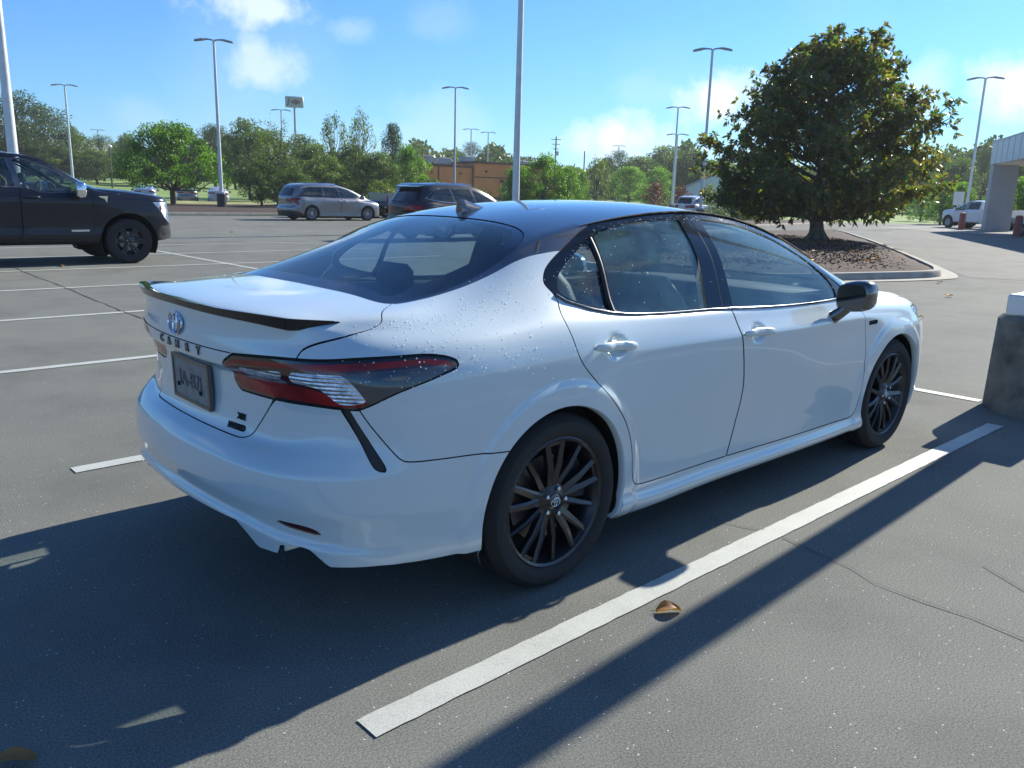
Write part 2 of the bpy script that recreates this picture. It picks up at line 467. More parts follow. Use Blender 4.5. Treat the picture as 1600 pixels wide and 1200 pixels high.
def smooth_poly(pts, n=6, sharp=()):
    """closed Catmull-Rom through pts; indices in sharp stay corners"""
    pts = [np.array(p, float) for p in pts]; N_ = len(pts); out = []
    for i in range(N_):
        p0, p1, p2, p3 = pts[i - 1], pts[i], pts[(i + 1) % N_], pts[(i + 2) % N_]
        m1 = (p2 - p0) / 2 if i not in sharp else (p2 - p1) * .5
        m2 = (p3 - p1) / 2 if (i + 1) % N_ not in sharp else (p2 - p1) * .5
        if i in sharp and (i + 1) % N_ in sharp: out.append(p1); continue
        for k in range(n):
            t = k / n
            out.append((2 * t**3 - 3 * t**2 + 1) * p1 + (t**3 - 2 * t**2 + t) * m1 + (-2 * t**3 + 3 * t**2) * p2 + (t**3 - t**2) * m2)
    return np.array(out)

def surf_obj(name, surfs, mat, parent=None, both=True, weld=True):
    """mesh object from surfaces (right half y<0 is the mirror of the built left half); both: left and right joined"""
    S = None
    for s in surfs:
        if s is None or not s.F: continue
        S = s if S is None else S + s
    if S is None: return None
    if both: S = S + S.mirrored()
    me = bpy.data.meshes.new(name)
    V = S.V; Nn = S.N; F = S.F
    if weld and both:
        key = {}; mp = np.arange(len(V))
        for i, v in enumerate(V):
            if abs(v[1]) < 1e-5:
                k = (round(v[0], 5), round(v[2], 5)); mp[i] = key.setdefault(k, i)
        F = [tuple(int(mp[i]) for i in f) for f in F]
        F = [f for f in (tuple(dict.fromkeys(f)) for f in F) if len(f) > 2]
        used = sorted({i for f in F for i in f}); m2 = {a: b for b, a in enumerate(used)}
        V = V[used]; Nn = Nn[used].copy(); F = [tuple(m2[i] for i in f) for f in F]
        z = np.abs(V[:, 1]) < 1e-5; Nn[z, 1] = 0
    me.from_pydata(V.tolist(), [], F)
    me.polygons.foreach_set('use_smooth', [True] * len(me.polygons))
    Nn = Nn / np.maximum(np.linalg.norm(Nn, axis=1), 1e-9)[:, None]
    me.normals_split_custom_set_from_vertices(Nn.tolist())
    me.materials.append(mat)
    o = bpy.data.objects.new(name, me); COL.objects.link(o)
    if parent: o.parent = parent
    return o
def side_obj(name, surfs, mat, parent, side):
    ss = [s for s in surfs if s is not None and s.F]
    if side < 0: ss = [s.mirrored() for s in ss]
    return surf_obj(name, ss, mat, parent, both=False)

class Carver:
    """keeps what is left of a surface while panels are carved out of it"""
    def __init__(s, S): s.S = S; s.seam = []
    def take(s, fn, gap=.0022, seam=True):
        """fn(surf)->signed distance (negative inside). returns the inside part"""
        if s.S is None: return None
        if gap <= 0:
            a, s.S = cut(s.S, fn(s.S)); return a
        a, r = cut(s.S, fn(s.S) + gap)
        if r is None: s.S = None; return a
        g, s.S = cut(r, fn(r) - gap)
        if seam and g is not None: s.seam.append(g)
        return a

def face_out(G):
    """orientation check: normals away from the car's middle"""
    n = grid_normals(G); c = np.array([1.3, 0, .6])
    d = ((G - c) * n).sum(-1)
    return n if np.median(d) > 0 else -n
SED_REF = [(-1.070,0),(-1.050,.32),(-.995,.58),(-.90,.745),(-.76,.845),(-.50,.900),(-.20,.915),(.10,.918),
 (.45,.908),(.90,.912),(1.40,.918),(1.90,.918),(2.35,.908),(2.83,.918),(3.20,.895),(3.48,.80),(3.66,.60),(3.77,.32),(3.81,0)]
SED_LEV = [
 (.17,{0:.07,3:.07,5:.05,7:.06,8:.05,10:.075,12:.06,13:.06,15:.08,18:.08},{0:.195,3:.20,5:.225,7:.20,8:.165,12:.165,13:.18,15:.19,18:.19}),
 (.21,{0:.045,3:.045,5:.025,7:.02,8:.02,10:.03,12:.02,15:.04,18:.04},{0:.27,5:.26,7:.23,8:.19,10:.185,12:.185,13:.2,18:.21}),
 (.26,{0:.035,3:.035,5:.012,7:.006,8:.006,10:.012,12:.006,15:.02,18:.02},{0:.345,5:.32,7:.28,8:.235,10:.225,12:.225,13:.25,18:.26}),
 (.288,{0:.027,3:.027,5:.009,7:.004,8:.022,10:.032,12:.022,13:.004,15:.015,18:.015},{0:.385,5:.355,7:.31,8:.268,10:.258,12:.262,13:.28,18:.30}),
 (.31,{0:.02,3:.02,5:.006,7:.002,8:.018,10:.033,12:.022,13:.003,15:.01,18:.01},{0:.42,5:.39,7:.34,8:.295,10:.285,12:.29,13:.31,18:.34}),
 (.42,{0:.004,5:0,7:0,8:.014,10:.032,12:.015,13:0,18:0},{0:.49,5:.47,7:.44,8:.41,10:.40,13:.42,18:.44}),
 (.56,{0:.010,3:.006,4:.0,5:0,7:0,8:.008,10:.020,12:.008,13:0,18:0},{0:.570,3:.575,5:.57,7:.56,10:.55,13:.56,18:.55}),
 (.62,{0:.034,1:.034,2:.036,3:.030,4:.014,5:.003,7:0,10:.012,13:0,18:.002},{0:.612,2:.612,3:.622,4:.63,5:.63,10:.62,13:.62,18:.58}),
 (.68,{0:.088,1:.088,2:.092,3:.070,4:.030,5:.004,7:.002,10:.007,13:.005,18:.01},{0:.650,2:.655,3:.685,5:.69,7:.70,10:.68,13:.68,18:.62}),
 (.76,{0:.105,1:.105,2:.100,3:.078,4:.034,5:.004,7:.006,10:.002,13:.015,18:.02},{0:.745,2:.75,3:.76,5:.76,7:.78,10:.76,13:.75,18:.66}),
 (.836,{0:.098,1:.098,2:.085,3:.062,4:.030,5:.006,7:.010,10:0,12:.008,13:.034,15:.04,18:.04},{0:.845,2:.845,3:.84,5:.842,7:.856,10:.846,12:.836,13:.805,18:.70}),
 (.885,{0:.046,1:.048,2:.060,3:.058,4:.036,5:.014,7:.020,10:.018,12:.028,13:.055,18:.06},{0:.885,2:.885,3:.885,5:.90,7:.92,10:.885,12:.875,13:.85,18:.73}),
 (.91,{0:.045,1:.048,2:.06,3:.068,4:.054,5:.030,7:.038,10:.035,12:.048,13:.085,18:.09},{0:.93,2:.93,3:.925,5:.942,7:.965,10:.915,12:.90,13:.88,18:.755}),
 (.94,{0:.055,1:.06,2:.08,3:.10,4:.088,5:.060,7:.068,10:.048,12:.062,13:.125,18:.13},{0:.99,2:.985,3:.972,5:.985,7:1.01,10:.945,12:.925,13:.905,18:.775}),
 (.975,{0:.045,1:.05,2:.075,3:.125,4:.145,5:.118,7:.115,8:.085,10:.066,12:.08,13:.17,18:.19},{0:1.042,2:1.035,3:1.018,4:1.015,5:1.018,7:1.058,8:1.005,9:.982,10:.968,11:.955,12:.948,13:.925,18:.79}),
]
SED_RINGS = [
 (1.15,[(-.80,0,1.082),(-.80,.28,1.080),(-.78,.50,1.068),(-.73,.62,1.055),(-.62,.685,1.055),(-.40,.712,1.060),(-.15,.712,1.118),(.09,.695,1.185),
  (.43,.735,1.185),(.88,.748,1.19),(1.34,.755,1.185),(1.82,.770,1.145),(2.22,.782,1.055),(2.60,.735,.972),(2.86,.665,.948),(3.05,.53,.940),(3.15,.36,.935),(3.2,.18,.932),(3.21,0,.93)]),
 (1.36,[(-.56,0,1.094),(-.56,.24,1.092),(-.552,.43,1.085),(-.535,.565,1.075),(-.46,.600,1.080),(-.30,.603,1.110),(-.10,.597,1.175),(.09,.590,1.262),
  (.42,.588,1.335),(.85,.592,1.382),(1.25,.592,1.382),(1.70,.605,1.312),(2.10,.640,1.180),(2.40,.672,1.052),(2.52,.635,1.02),(2.58,.49,1.0),(2.61,.34,.995),(2.63,.17,.99),(2.63,0,.99)]),
]
SED_CEN = [(-.56,1.094),(-.46,1.138),(-.27,1.213),(-.04,1.293),(.16,1.347),(.46,1.395),(.82,1.420),(1.18,1.422),(1.60,1.355),(2.02,1.215),(2.42,1.065),(2.63,.99)]
SED_REAR = (0.0, .335); SED_FRONT = (2.845, .335)

def sed_bumps(A, U, H):
    X = A[..., 0]; Z = A[..., 2]; Y = A[..., 1]
    for cx, cz in (SED_REAR, SED_FRONT):
        r = np.hypot(X - cx, Z - cz)
        w = np.clip((.475 - r) / .035, 0, 1); w = w * w * (3 - 2 * w)
        w = w * np.clip((Y - .78) / .05, 0, 1)
        Y += .009 * w
    for hx, hz in ((.285, .893), (1.272, .858)):
        q = ((X - hx) / .062)**2 + ((Z - hz) / .043)**2
        w = np.clip(1.25 - q, 0, 1); w = w * w * (3 - 2 * w) * (Y > .75)
        Y -= .017 * w
    # the lower valance stands a little proud of the rear bumper
    d = np.gradient(A[..., :2], axis=0); d /= np.maximum(np.linalg.norm(d, axis=-1), 1e-9)[..., None]
    hc = np.interp(U, [0, .2, .35, .456, .53, .6, .68, .764, .85, 1.0], [.313, .312, .310, .309, .303, .295, .290, .285, .278, .268])[:, None]
    w = np.clip((hc - H[None, :]) / .012, 0, 1) * np.clip((1.05 - U[:, None]) / .25, 0, 1) * (U[:, None] < 1.2)
    X += -d[..., 1] * .020 * w; Y += d[..., 0] * .020 * w

def sedan_shell():
    return shell(SED_REF, SED_LEV, SED_RINGS, 3, 14, SED_CEN, bumps=(sed_bumps,), smooth=2, dh=.0085)
# ---------------------------------------------------------------- shared materials
paint('pearl_white', (.53, .62, .645), rough=.30, dirt=.03, cior=1.6)
paint('gloss_black', (.008, .008, .010), rough=.25, dirt=.0, cior=2.0)
simple('satin_black', (.006, .008, .013), .05, spec=.42)
paint('deep_blue_black', (.004, .006, .015), rough=.3, dirt=.0, coat=.5, spec=.25)
paint('silver_grey', (.22, .23, .25), metal=.75, rough=.34)
paint('dark_navy', (.008, .013, .030), rough=.3, coat=.55, spec=.3)
paint('plain_white', (.72, .73, .74), rough=.4)
paint('pale_grey', (.42, .44, .45), metal=.3, rough=.4)
paint('pale_blue', (.30, .40, .50), metal=.3, rough=.4)
simple('seam_black', (.006, .006, .007), .9)
simple('rubber', (.014, .014, .015), .78, vary=.25, vscale=12, bump=.15, bscale=180)
simple('alloy_black', (.008, .008, .010), .38, coat=.35, coat_r=.10)
simple('alloy_silver', (.50, .51, .52), .28, metal=.9)
simple('brake_steel', (.22, .20, .19), .45, metal=.9, vary=.2)
simple('chrome', (.75, .76, .78), .08, metal=1)
simple('dark_chrome', (.12, .13, .15), .15, metal=1)
simple('black_plastic', (.018, .018, .020), .55, bump=.05)
simple('under_body', (.010, .010, .010), .9)
simple('cabin_black', (.020, .021, .023), .75, vary=.15)
simple('cabin_grey', (.16, .165, .16), .85, vary=.1)
simple('seat_black', (.022, .023, .026), .6, vary=.2, bump=.1)
simple('badge_blue', (.01, .05, .16), .2, coat=1)
simple('glass_black', (.004, .004, .005), .05, coat=1, coat_r=.01)
simple('mirror_glass', (.6, .62, .65), .02, metal=1)
simple('plate_metal', (.16, .18, .185), .4, vary=.35, vscale=30)
simple('plate_ink', (.07, .085, .11), .5)
simple('lamp_clear', (.55, .59, .64), .14, metal=.8, vary=.55, vscale=34, bump=.25, bscale=45, coat=1)
t = MATS['lamp_clear'].node_tree; b = t.nodes['Principled BSDF']; wv = nd(t, 'ShaderNodeTexWave', bands_direction='Z'); wv.inputs['Scale'].default_value = 26; wv.inputs['Distortion'].default_value = 1.5
t.links.new(objco(t), wv.inputs['Vector']); bump_of(t, b, wv.outputs['Fac'], .5, .004)
simple('lamp_smoke', (.035, .045, .06), .06, coat=1, coat_r=.01, vary=.3, vscale=14)
simple('orange_lamp', (.45, .12, .02), .2, coat=1)
simple('water', (.75, .8, .85), .02, metal=.35, coat=1, coat_r=.0)
glass('glass_side', (.84, .96, .94), dust_sheen=.13)
glass('glass_drop', (.88, .94, .96), dust_sheen=0, rough=.02)
glass('glass_rear', (.55, .70, .78), dust_sheen=.035)
glass('glass_privacy', (.06, .07, .08))
glass('glass_car', (.52, .60, .62))
def red_lens():
    m, t, b = new_mat('lamp_red')
    setp(b, Roughness=.25, Coat_Weight=.45, Coat_Roughness=.01, Specular_IOR_Level=.3)
    co = objco(t); n = noise_of(t, co, 9, 3)
    t.links.new(ramp(t, n, [(.35, (.16, .008, .008)), (.7, (.34, .018, .016))]), b.inputs['Base Color'])
    wv = nd(t, 'ShaderNodeTexWave'); wv.inputs['Scale'].default_value = 55; t.links.new(co, wv.inputs['Vector'])
    bump_of(t, b, wv.outputs['Fac'], .08, .002)
red_lens()
simple('lamp_red_dark', (.045, .005, .006), .2, coat=1, coat_r=.01)

m, t, b = new_mat('bead'); setp(b, Base_Color=(.95, .97, 1.), Roughness=.3, Alpha=.6)  # milky white stands in for the sparkle of clear drops
# ---------------------------------------------------------------- wheels (axle along +Y = outside)
def tyre_mesh(R, rim, w, name, parent):
    h = w / 2; s = R - rim
    prof = [(h - .028, rim - .006), (h - .012, rim + .004), (h - .004, rim + s * .25), (h, rim + s * .45), (h - .004, rim + s * .68), (h - .014, R - .018), (h - .026, R - .006)]
    g = []
    for a in (h - .040,): g += [(a, R)]
    nb = 4
    for i in range(nb):
        x = (h - .045) - (2 * h - .09) * (i + .5) / nb * 1.0
        g += [(x + .022, R + .001), (x + .005, R + .001), (x + .004, R - .008), (x - .004, R - .008), (x - .005, R + .001)]
    prof = prof + g + [(-a, r) for a, r in reversed(prof)]
    mb = MB().lathe(prof, 72); o = mb.build(name, MATS['rubber'], parent, smooth=35)
    # moulded rings on the outer sidewall
    return o

def wheel(style, R, rim, w, mats, parent, loc, side, rot=0.0, name='wheel'):
    """side=+1: outside faces +Y"""
    hub = empty(name, loc, parent=parent); hub.rotation_euler = (0, 0, 0 if side > 0 else pi)
    mrim, mcap = MATS[mats[0]], MATS[mats[1]]
    tyre_mesh(R, rim, w, 'tyre', hub)
    f = w / 2 - .016
    rb = MB()
    rb.lathe([(f, rim + .003), (f + .004, rim - .004), (f - .002, rim - .014), (f - .02, rim - .022), (f - .05, rim - .036), (-w / 2 + .02, rim - .05), (-w / 2 + .02, rim - .004)], 72)
    def blade(a0, a1, r0, r1, w0, w1, y0, y1, d0=.03, d1=.02):
        """tapered spoke from hub (a0,r0) to rim (a1,r1)"""
        A = Vector((cos(a0) * r0, y0, sin(a0) * r0)); B = Vector((cos(a1) * r1, y1, sin(a1) * r1))
        t = (B - A).normalized(); s = t.cross(Vector((0, 1, 0))).normalized(); n = Vector((0, 1, 0))
        Mi = (A + B) / 2 + n * .008
        vs = []
        for c, ww, dd in ((A, w0, d0), (Mi, (w0 + w1) / 2 * .92, (d0 + d1) / 2), (B, w1, d1)):
            vs += [c + s * ww / 2 - n * dd, c + s * ww * .42 - n * .003, c + s * ww * .16 + n * .003, c - s * ww * .42 - n * .004, c - s * ww / 2 - n * dd]
        fs = [(i + 5 * k, (i + 1) % 5 + 5 * k, (i + 1) % 5 + 5 * k + 5, i + 5 * k + 5) for k in range(2) for i in range(5)] + [(4, 3, 2, 1, 0), (10, 11, 12, 13, 14)]
        rb.add(vs, fs)
    hubr = .068
    if style == 'split15':
        for k in range(5):
            a = rot + 2 * pi * k / 5
            blade(a - .09, a - .17, hubr * .8, rim - .012, .046, .028, f - .022, f - .006)
            blade(a + .09, a + .17, hubr * .8, rim - .012, .046, .028, f - .022, f - .006)
            blade(a + .50, a + .63, hubr * .8, rim - .012, .034, .020, f - .026, f - .010)
            # web between the pair near the rim
            rb.lathe([(f - .012, rim - .03), (f - .012, rim - .012), (f - .03, rim - .012), (f - .03, rim - .03)], 6, a0=a - .17, a1=a + .17)
    elif style == 'six':
        for k in range(6):
            a = rot + 2 * pi * k / 6
            blade(a, a - .16, hubr * .8, rim - .012, .055, .035, f - .03, f - .012, .03, .03)
            blade(a, a + .16, hubr * .8, rim - .012, .055, .035, f - .03, f - .012, .03, .03)
            rb.lathe([(f - .014, rim - .05), (f - .014, rim - .012), (f - .04, rim - .012), (f - .04, rim - .05)], 6, a0=a - .2, a1=a + .2)
    else:
        for k in range(10):
            a = rot + 2 * pi * k / 10
            blade(a - (.08 if k % 2 else -.08), a, hubr * .8, rim - .012, .03, .02, f - .03, f - .008)
    rb.lathe([(f - .012, 0.0001), (f - .012, .034), (f - .008, .036), (f - .016, .055), (f - .024, hubr), (f - .07, hubr + .004), (f - .07, .0001)], 36)
    rb.build('rim', mrim, hub, smooth=30)
    # barrel inside and brake
    MB().lathe([(-w / 2 + .03, rim - .03), (f - .055, rim - .03)], 48).build('rim_barrel', MATS['under_body'], hub, smooth=60)
    MB().lathe([(f - .075, .07), (f - .075, rim * .66), (f - .10, rim * .66), (f - .10, .07)], 48).build('brake_disc', MATS['brake_steel'], hub, smooth=30)
    cal = MB(); cal.lathe([(f - .045, rim * .46), (f - .045, rim * .80), (f - .12, rim * .80), (f - .12, rim * .46)], 10, a0=2.3, a1=3.3)
    cal.build('brake_caliper', MATS['black_plastic'], hub, smooth=40)
    MB().lathe([(f - .115, .0001), (f - .115, rim - .03)], 36).build('hub_back', MATS['under_body'], hub)
    for k in range(5):
        a = rot + .3 + 2 * pi * k / 5; c = (cos(a) * .052, 0, sin(a) * .052)
        MB().lathe([(f - .018, .0085), (f - .002, .0085), (f + .000, .006), (f + .001, .0001)], 6, c=c).build('lug_nut', MATS['chrome'], hub, smooth=30)
    return hub, f

def oval_ring(cx, cz, rx, rz, r, y=0, n=36, tilt=0):
    pts = [(cx + rx * cos(a) * cos(tilt) - rz * sin(a) * sin(tilt), y, cz + rx * cos(a) * sin(tilt) + rz * sin(a) * cos(tilt)) for a in [2 * pi * k / n for k in range(n + 1)]]
    return pts, r
def oval_emblem(mb, w, h, r, y=0, c=(0, 0)):
    """three interlocked ovals in a ring, lying in XZ facing +Y"""
    for (cx, cz, rx, rz) in ((0, 0, w / 2, h / 2), (0, -.02 * h, w * .135, h * .46), (0, h * .20, w * .37, h * .19)):
        pts, rr = oval_ring(c[0] + cx, c[1] + cz, rx, rz, r, y)
        mb.tube(pts, r, n=6, cap=False)
def build_white_sedan():
    car = empty('sedan', (0, 0, 0), label='white sedan with black roof and black wheels parked in the foreground between white stall lines', cat='car')
    A, U, H, Cp, Pp, Q, ust = sedan_shell()
    def outn(G):
        n = grid_normals(G); c = np.array([1.3, 0, .6]); d = ((G - c) * n).sum(-1)
        return (n, False) if np.median(d) > 0 else (-n, True)
    nA, fA = outn(A); nC, fC = outn(Cp)
    # share normals along the roof rail
    for j, p in enumerate(Pp):
        i = np.interp(p, U, np.arange(len(U))); i0 = int(min(i, len(U) - 2)); t = i - i0
        na = nA[i0, -1] * (1 - t) + nA[i0 + 1, -1] * t
        if 2.12 < p < 4.3: continue          # a real crease along the drip channel
        av = na + nC[j, -1]; av /= np.linalg.norm(av); nC[j, -1] = av
        nC[j, -2] = (nC[j, -2] * .7 + av * .3); nA[i0, -1] = av; nA[i0 + 1, -1] = av
        for k in (i0, i0 + 1): nA[k, -2] = nA[k, -2] * .6 + av * .4
    SA = Surf.grid(A, nA, U, H); SC = Surf.grid(Cp, nC, Pp, Q)
    if fA: SA.F = [f[::-1] for f in SA.F]
    if fC: SC.F = [f[::-1] for f in SC.F]
    W, K, G = MATS['pearl_white'], MATS['gloss_black'], MATS
    ca = Carver(SA)
    P = lambda poly: (lambda S: poly_sd(S.P, poly))
    # wheel openings
    for (cx, cz), r in ((SED_REAR, .376), (SED_FRONT, .374)):
        cx += .005 if cx > 1 else -.005
        ca.S = cut(ca.S, -(np.hypot(ca.S.V[:, 0] - cx, ca.S.V[:, 2] - cz) - r) * np.where(ca.S.V[:, 1] > .55, 1, 0) - np.where(ca.S.V[:, 1] > .55, 0, 1))[0]
    # lower edge of the rear bumper: raised centre, two fins, dropped corners
    S = ca.S; y = np.abs(S.V[:, 1])
    xx_ = S.V[:, 0]; zc = np.interp(y, [0, .43, .472, .515, .60, .604, .668, .703, .722, .745, .83, .87, .895], [.386, .386, .352, .312, .310, .342, .352, .346, .320, .288, .284, .270, .252])
    ca.S = cut(S, np.where((S.V[:, 0] < -.2) & (S.P[:, 0] < 1.55), zc - S.V[:, 2], -1))[0]
    # front lower edge
    # ---- lamps and dark inserts
    tail = smooth_poly([(.328,.888),(.384,.906),(.511,.910),(.684,.915),(.856,.919),(1.013,.918),(1.125,.917),(1.191,.911),(1.234,.901),(1.241,.893),(1.222,.885),(1.165,.874),
                        (1.037,.842),(.940,.804),(.898,.788),(.828,.788),(.705,.790),(.535,.790),(.345,.792),(.310,.812)], 4, sharp=(0, 1, 14, 18, 19))
    lamp = ca.take(P(tail), .0025)
    vent = ca.take(P(smooth_poly([(.835,.786),(.867,.788),(.898,.740),(.957,.645),(.981,.600),(.974,.588),(.952,.596),(.938,.611),(.906,.674),(.869,.737)], 3, sharp=(0, 1))), .001)
    refl = ca.take(P(smooth_poly([(.607,.328),(.70,.3275),(.752,.317),(.770,.303),(.73,.304),(.651,.313)], 4)), .001)
    # ---- side windows
    dlo_low = [(1.775,1.018),(1.789,1.000),(1.822,.981),(1.922,.963),(2.03,.955),(2.13,.954),(2.293,.962),(2.463,.967),(2.642,.969),(2.815,.968),(3.079,.964),(3.30,.962),(3.507,.961),(3.66,.964),(3.80,.970)]
    dlo_up = [(3.955,1.020),(3.965,1.060),(3.93,1.135),(3.87,1.225),(3.795,1.290),(3.66,1.325),(3.45,1.339),(3.30,1.343),(3.05,1.342),(2.933,1.342),(2.702,1.346),(2.467,1.348),(2.297,1.345),(2.204,1.334),(2.140,1.314),(2.078,1.283),(1.997,1.232),(1.879,1.151),(1.815,1.105),(1.783,1.060)]
    dlo = smooth_poly(dlo_low + dlo_up, 3)
    frame = smooth_poly([(a, b) for a, b in dlo_low] + [(4.010,1.03),(4.002,1.085),(3.965,1.160),(3.900,1.25),(3.82,1.313),(3.70,1.362),(3.45,1.375),(3.30,1.378),(3.05,1.378),(2.933,1.378),(2.702,1.378),(2.467,1.378),(2.297,1.372),(2.205,1.356),(2.115,1.334),(2.045,1.300),(1.962,1.248),(1.846,1.168),(1.790,1.120),(1.758,1.066)], 3)
    win = ca.take(P(dlo), 0, seam=False)
    dframe = ca.take(P(frame), .0022)
    # ---- doors
    rdoor = smooth_poly([(1.774,1.02),(1.779,.986),(1.755,.939),(1.786,.855),(1.860,.775),(1.937,.705),(2.042,.610),(2.095,.53),(2.122,.45),(2.137,.36),(2.165,.322),(2.23,.314),
                         (2.472,.313),(2.70,.312),(2.838,.311),(2.850,.33),(2.889,.46),(2.906,.599),(2.874,.749),(2.840,.865),(2.826,.968),(2.82,1.05),(2.0,1.05)], 4, sharp=(0, 11, 12, 13, 14, 20, 21, 22))
    fdoor = smooth_poly([(2.831,1.05),(2.831,.968),(2.845,.865),(2.879,.749),(2.911,.599),(2.894,.46),(2.855,.33),(2.846,.311),(3.10,.309),(3.388,.305),(3.75,.300),(4.07,.294),(4.115,.31),
                         (4.150,.40),(4.155,.567),(4.141,.705),(4.110,.834),(4.066,.905),(4.010,.955),(3.985,1.0),(4.0,1.05)], 4, sharp=(0, 1, 7, 8, 9, 10, 11, 18, 19, 20))
    # ---- trunk lid, hood, bumpers
    trunk = smooth_poly([(-.1,.664),(0,.664),(.18,.662),(.33,.660),(.382,.664),(.415,.683),(.444,.715),(.486,.752),(.528,.787),(.62,.86),(.672,.915),(.689,.932),(.751,.948),(.874,.967),(.945,.985),(.975,1.015),(.975,1.063),(.925,1.18),(.849,1.325),(.81,1.37),(.5,1.42),(-.1,1.42)], 4, sharp=(0, 1, 8, 9, 10, 19, 20, 21))
    tl = ca.take(P(trunk))
    t0, t1 = cut(tl, tl.P[:, 1] - .9062); cs, t1 = cut(t1, t1.P[:, 1] - .9084); cs, ce = cut(cs, cs.P[:, 0] - .375); ca.seam.append(cs); tls = [t0, t1, ce]
    rb = ca.take(P(smooth_poly([(-.1,0),(-.1,.70),(.2,.70),(.44,.73),(.54,.79),(.72,.81),(.9,.79),(.944,.731),(1.007,.648),(1.032,.621),(1.063,.611),(1.16,.606),(1.292,.600),(1.45,.588),(1.46,.3),(1.4,0)], 4, sharp=(0, 1, 2, 3, 4, 5, 6, 13, 14, 15))))
    rd = ca.take(P(rdoor)); fd = ca.take(P(fdoor))
    hood = ca.take(P([(4.36,1.5),(4.36,1.3),(4.40,1.12),(4.46,1.03),(4.60,.975),(4.9,.955),(5.20,.955),(5.6,.95),(6.3,.945),(6.3,1.5)]))
    head = ca.take(P(smooth_poly([(4.86,.885),(4.95,.900),(5.30,.925),(5.62,.93),(5.60,.885),(5.30,.84),(5.02,.815),(4.93,.84)], 4)), .003)
    grille = ca.take(P(smooth_poly([(5.45,.30),(5.55,.26),(6.3,.25),(6.3,.70),(5.7,.70),(5.5,.62)], 3, sharp=(2, 3))), .002)
    fvent = ca.take(P(smooth_poly([(5.085,.30),(5.125,.30),(5.165,.42),(5.17,.60),(5.155,.66),(5.135,.60),(5.12,.44)], 4)), .001)
    fb = ca.take(P(smooth_poly([(4.85,0),(4.86,.60),(4.90,.74),(5.00,.79),(5.3,.83),(5.62,.87),(5.7,.935),(6.3,.94),(6.3,0)], 3, sharp=(0, 1, 7, 8))))
    black = ca.take(P([(.81,1.40),(.84,1.352),(1.0,1.352),(1.2,1.338),(1.45,1.315),(1.657,1.285),(1.852,1.244),(1.97,1.236),(2.1,1.20),(3.9,1.0),(4.02,1.05),(4.20,1.17),(4.30,1.30),(4.34,1.40)]), 0)
    parts = {}
    body = surf_obj('body', [ca.S], W, car); 
    # pillars + roof
    cc = Carver(SC)
    gl_poly = [(0,1.804),(.20,1.806),(.367,1.818),(.632,1.858),(.763,1.872),(.86,1.864),(.91,1.842),(.950,1.804),(.978,1.75),(.988,1.70),(.992,1.5),(.988,1.0),(.98,.6),(-.2,.6),(-.2,1.804)]
    gl_poly = smooth_poly([(b, a) for a, b in gl_poly], 3, sharp=(0, 11, 12, 13, 14))
    bl = cc.take(P(gl_poly), .003)
    ws = cc.take(P([(3.44,-.2),(3.44,0),(3.43,.4),(3.40,.8),(3.41,.93),(3.5,.965),(4.0,.97),(4.6,.975),(5.2,.98),(5.2,-.2)]), .003)
    # clear inner area of the back glass
    inner = smooth_poly([(b, a) for a, b in [(0,1.775),(.367,1.79),(.632,1.825),(.76,1.835),(.84,1.80),(.872,1.70),(.868,1.5),(.85,1.2),(.85,.93),(.80,.885),(0,.875),(-.2,.87),(-.2,1.77)]], 3, sharp=(0, 8, 9, 10, 11, 12))
    # (frit narrows towards the top)
    bl_in, bl_fr = cut(bl, poly_sd(bl.P, inner))
    ws_in, ws_fr = cut(ws, poly_sd(ws.P, [(3.50,-.2),(3.50,.9),(4.80,.91),(4.80,-.2)]))
    surf_obj('roof', [cc.S, black], K, car)
    rw = surf_obj('rear_window', [bl_in.offset(-.003)], G['glass_rear'], car)
    surf_obj('black_border', [bl_fr.offset(-.003)], G['glass_black'], rw)
    wsn = surf_obj('windshield', [ws_in.offset(-.003)], G['glass_car'], car)
    surf_obj('black_border', [ws_fr.offset(-.003)], G['glass_black'], wsn)
    surf_obj('panel_seams', [s.offset(-.003) for s in ca.seam + cc.seam], G['seam_black'], car)
    trunk_o = surf_obj('trunk_lid', tls, W, car)
    rbo = surf_obj('rear_bumper', [rb], W, car)
    surf_obj('hood', [hood], W, car); fbo = surf_obj('front_bumper', [fb], W, car)
    surf_obj('grille', [grille.offset(-.015)], G['black_plastic'], fbo)
    # taillight split
    clear1 = smooth_poly([(.408,.882),(.50,.884),(.603,.889),(.612,.885),(.602,.862),(.456,.850),(.42,.866)], 3, sharp=(2, 4))
    clear2 = smooth_poly([(.642,.891),(.70,.892),(.835,.892),(.872,.875),(.926,.813),(.878,.803),(.828,.804),(.795,.825),(.752,.848),(.648,.859)], 3, sharp=(0, 2, 4, 6, 9))
    smoke = smooth_poly([(.848,.891),(.964,.895),(1.10,.896),(1.197,.896),(1.222,.888),(1.16,.8735),(1.036,.8425),(.940,.806),(.925,.815),(.874,.876)], 3, sharp=(0, 3, 4, 7, 8, 9))
    inner_dark = smooth_poly([(.362,.880),(.395,.889),(.62,.897),(.84,.898),(1.12,.901),(1.19,.900),(.93,.870),(.83,.812),(.77,.835),(.62,.845),(.45,.836),(.385,.838),(.37,.858)], 3, sharp=(0, 2, 3, 4, 5))
    c1, r0 = cut(lamp, poly_sd(lamp.P, clear1)); c2, r0 = cut(r0, poly_sd(r0.P, clear2)); sm, r0 = cut(r0, poly_sd(r0.P, smoke)); dk, r0 = cut(r0, poly_sd(r0.P, inner_dark))
    rim_, r0 = cut(r0, -(poly_sd(r0.P, tail) + .0075))     # thin black edge all round
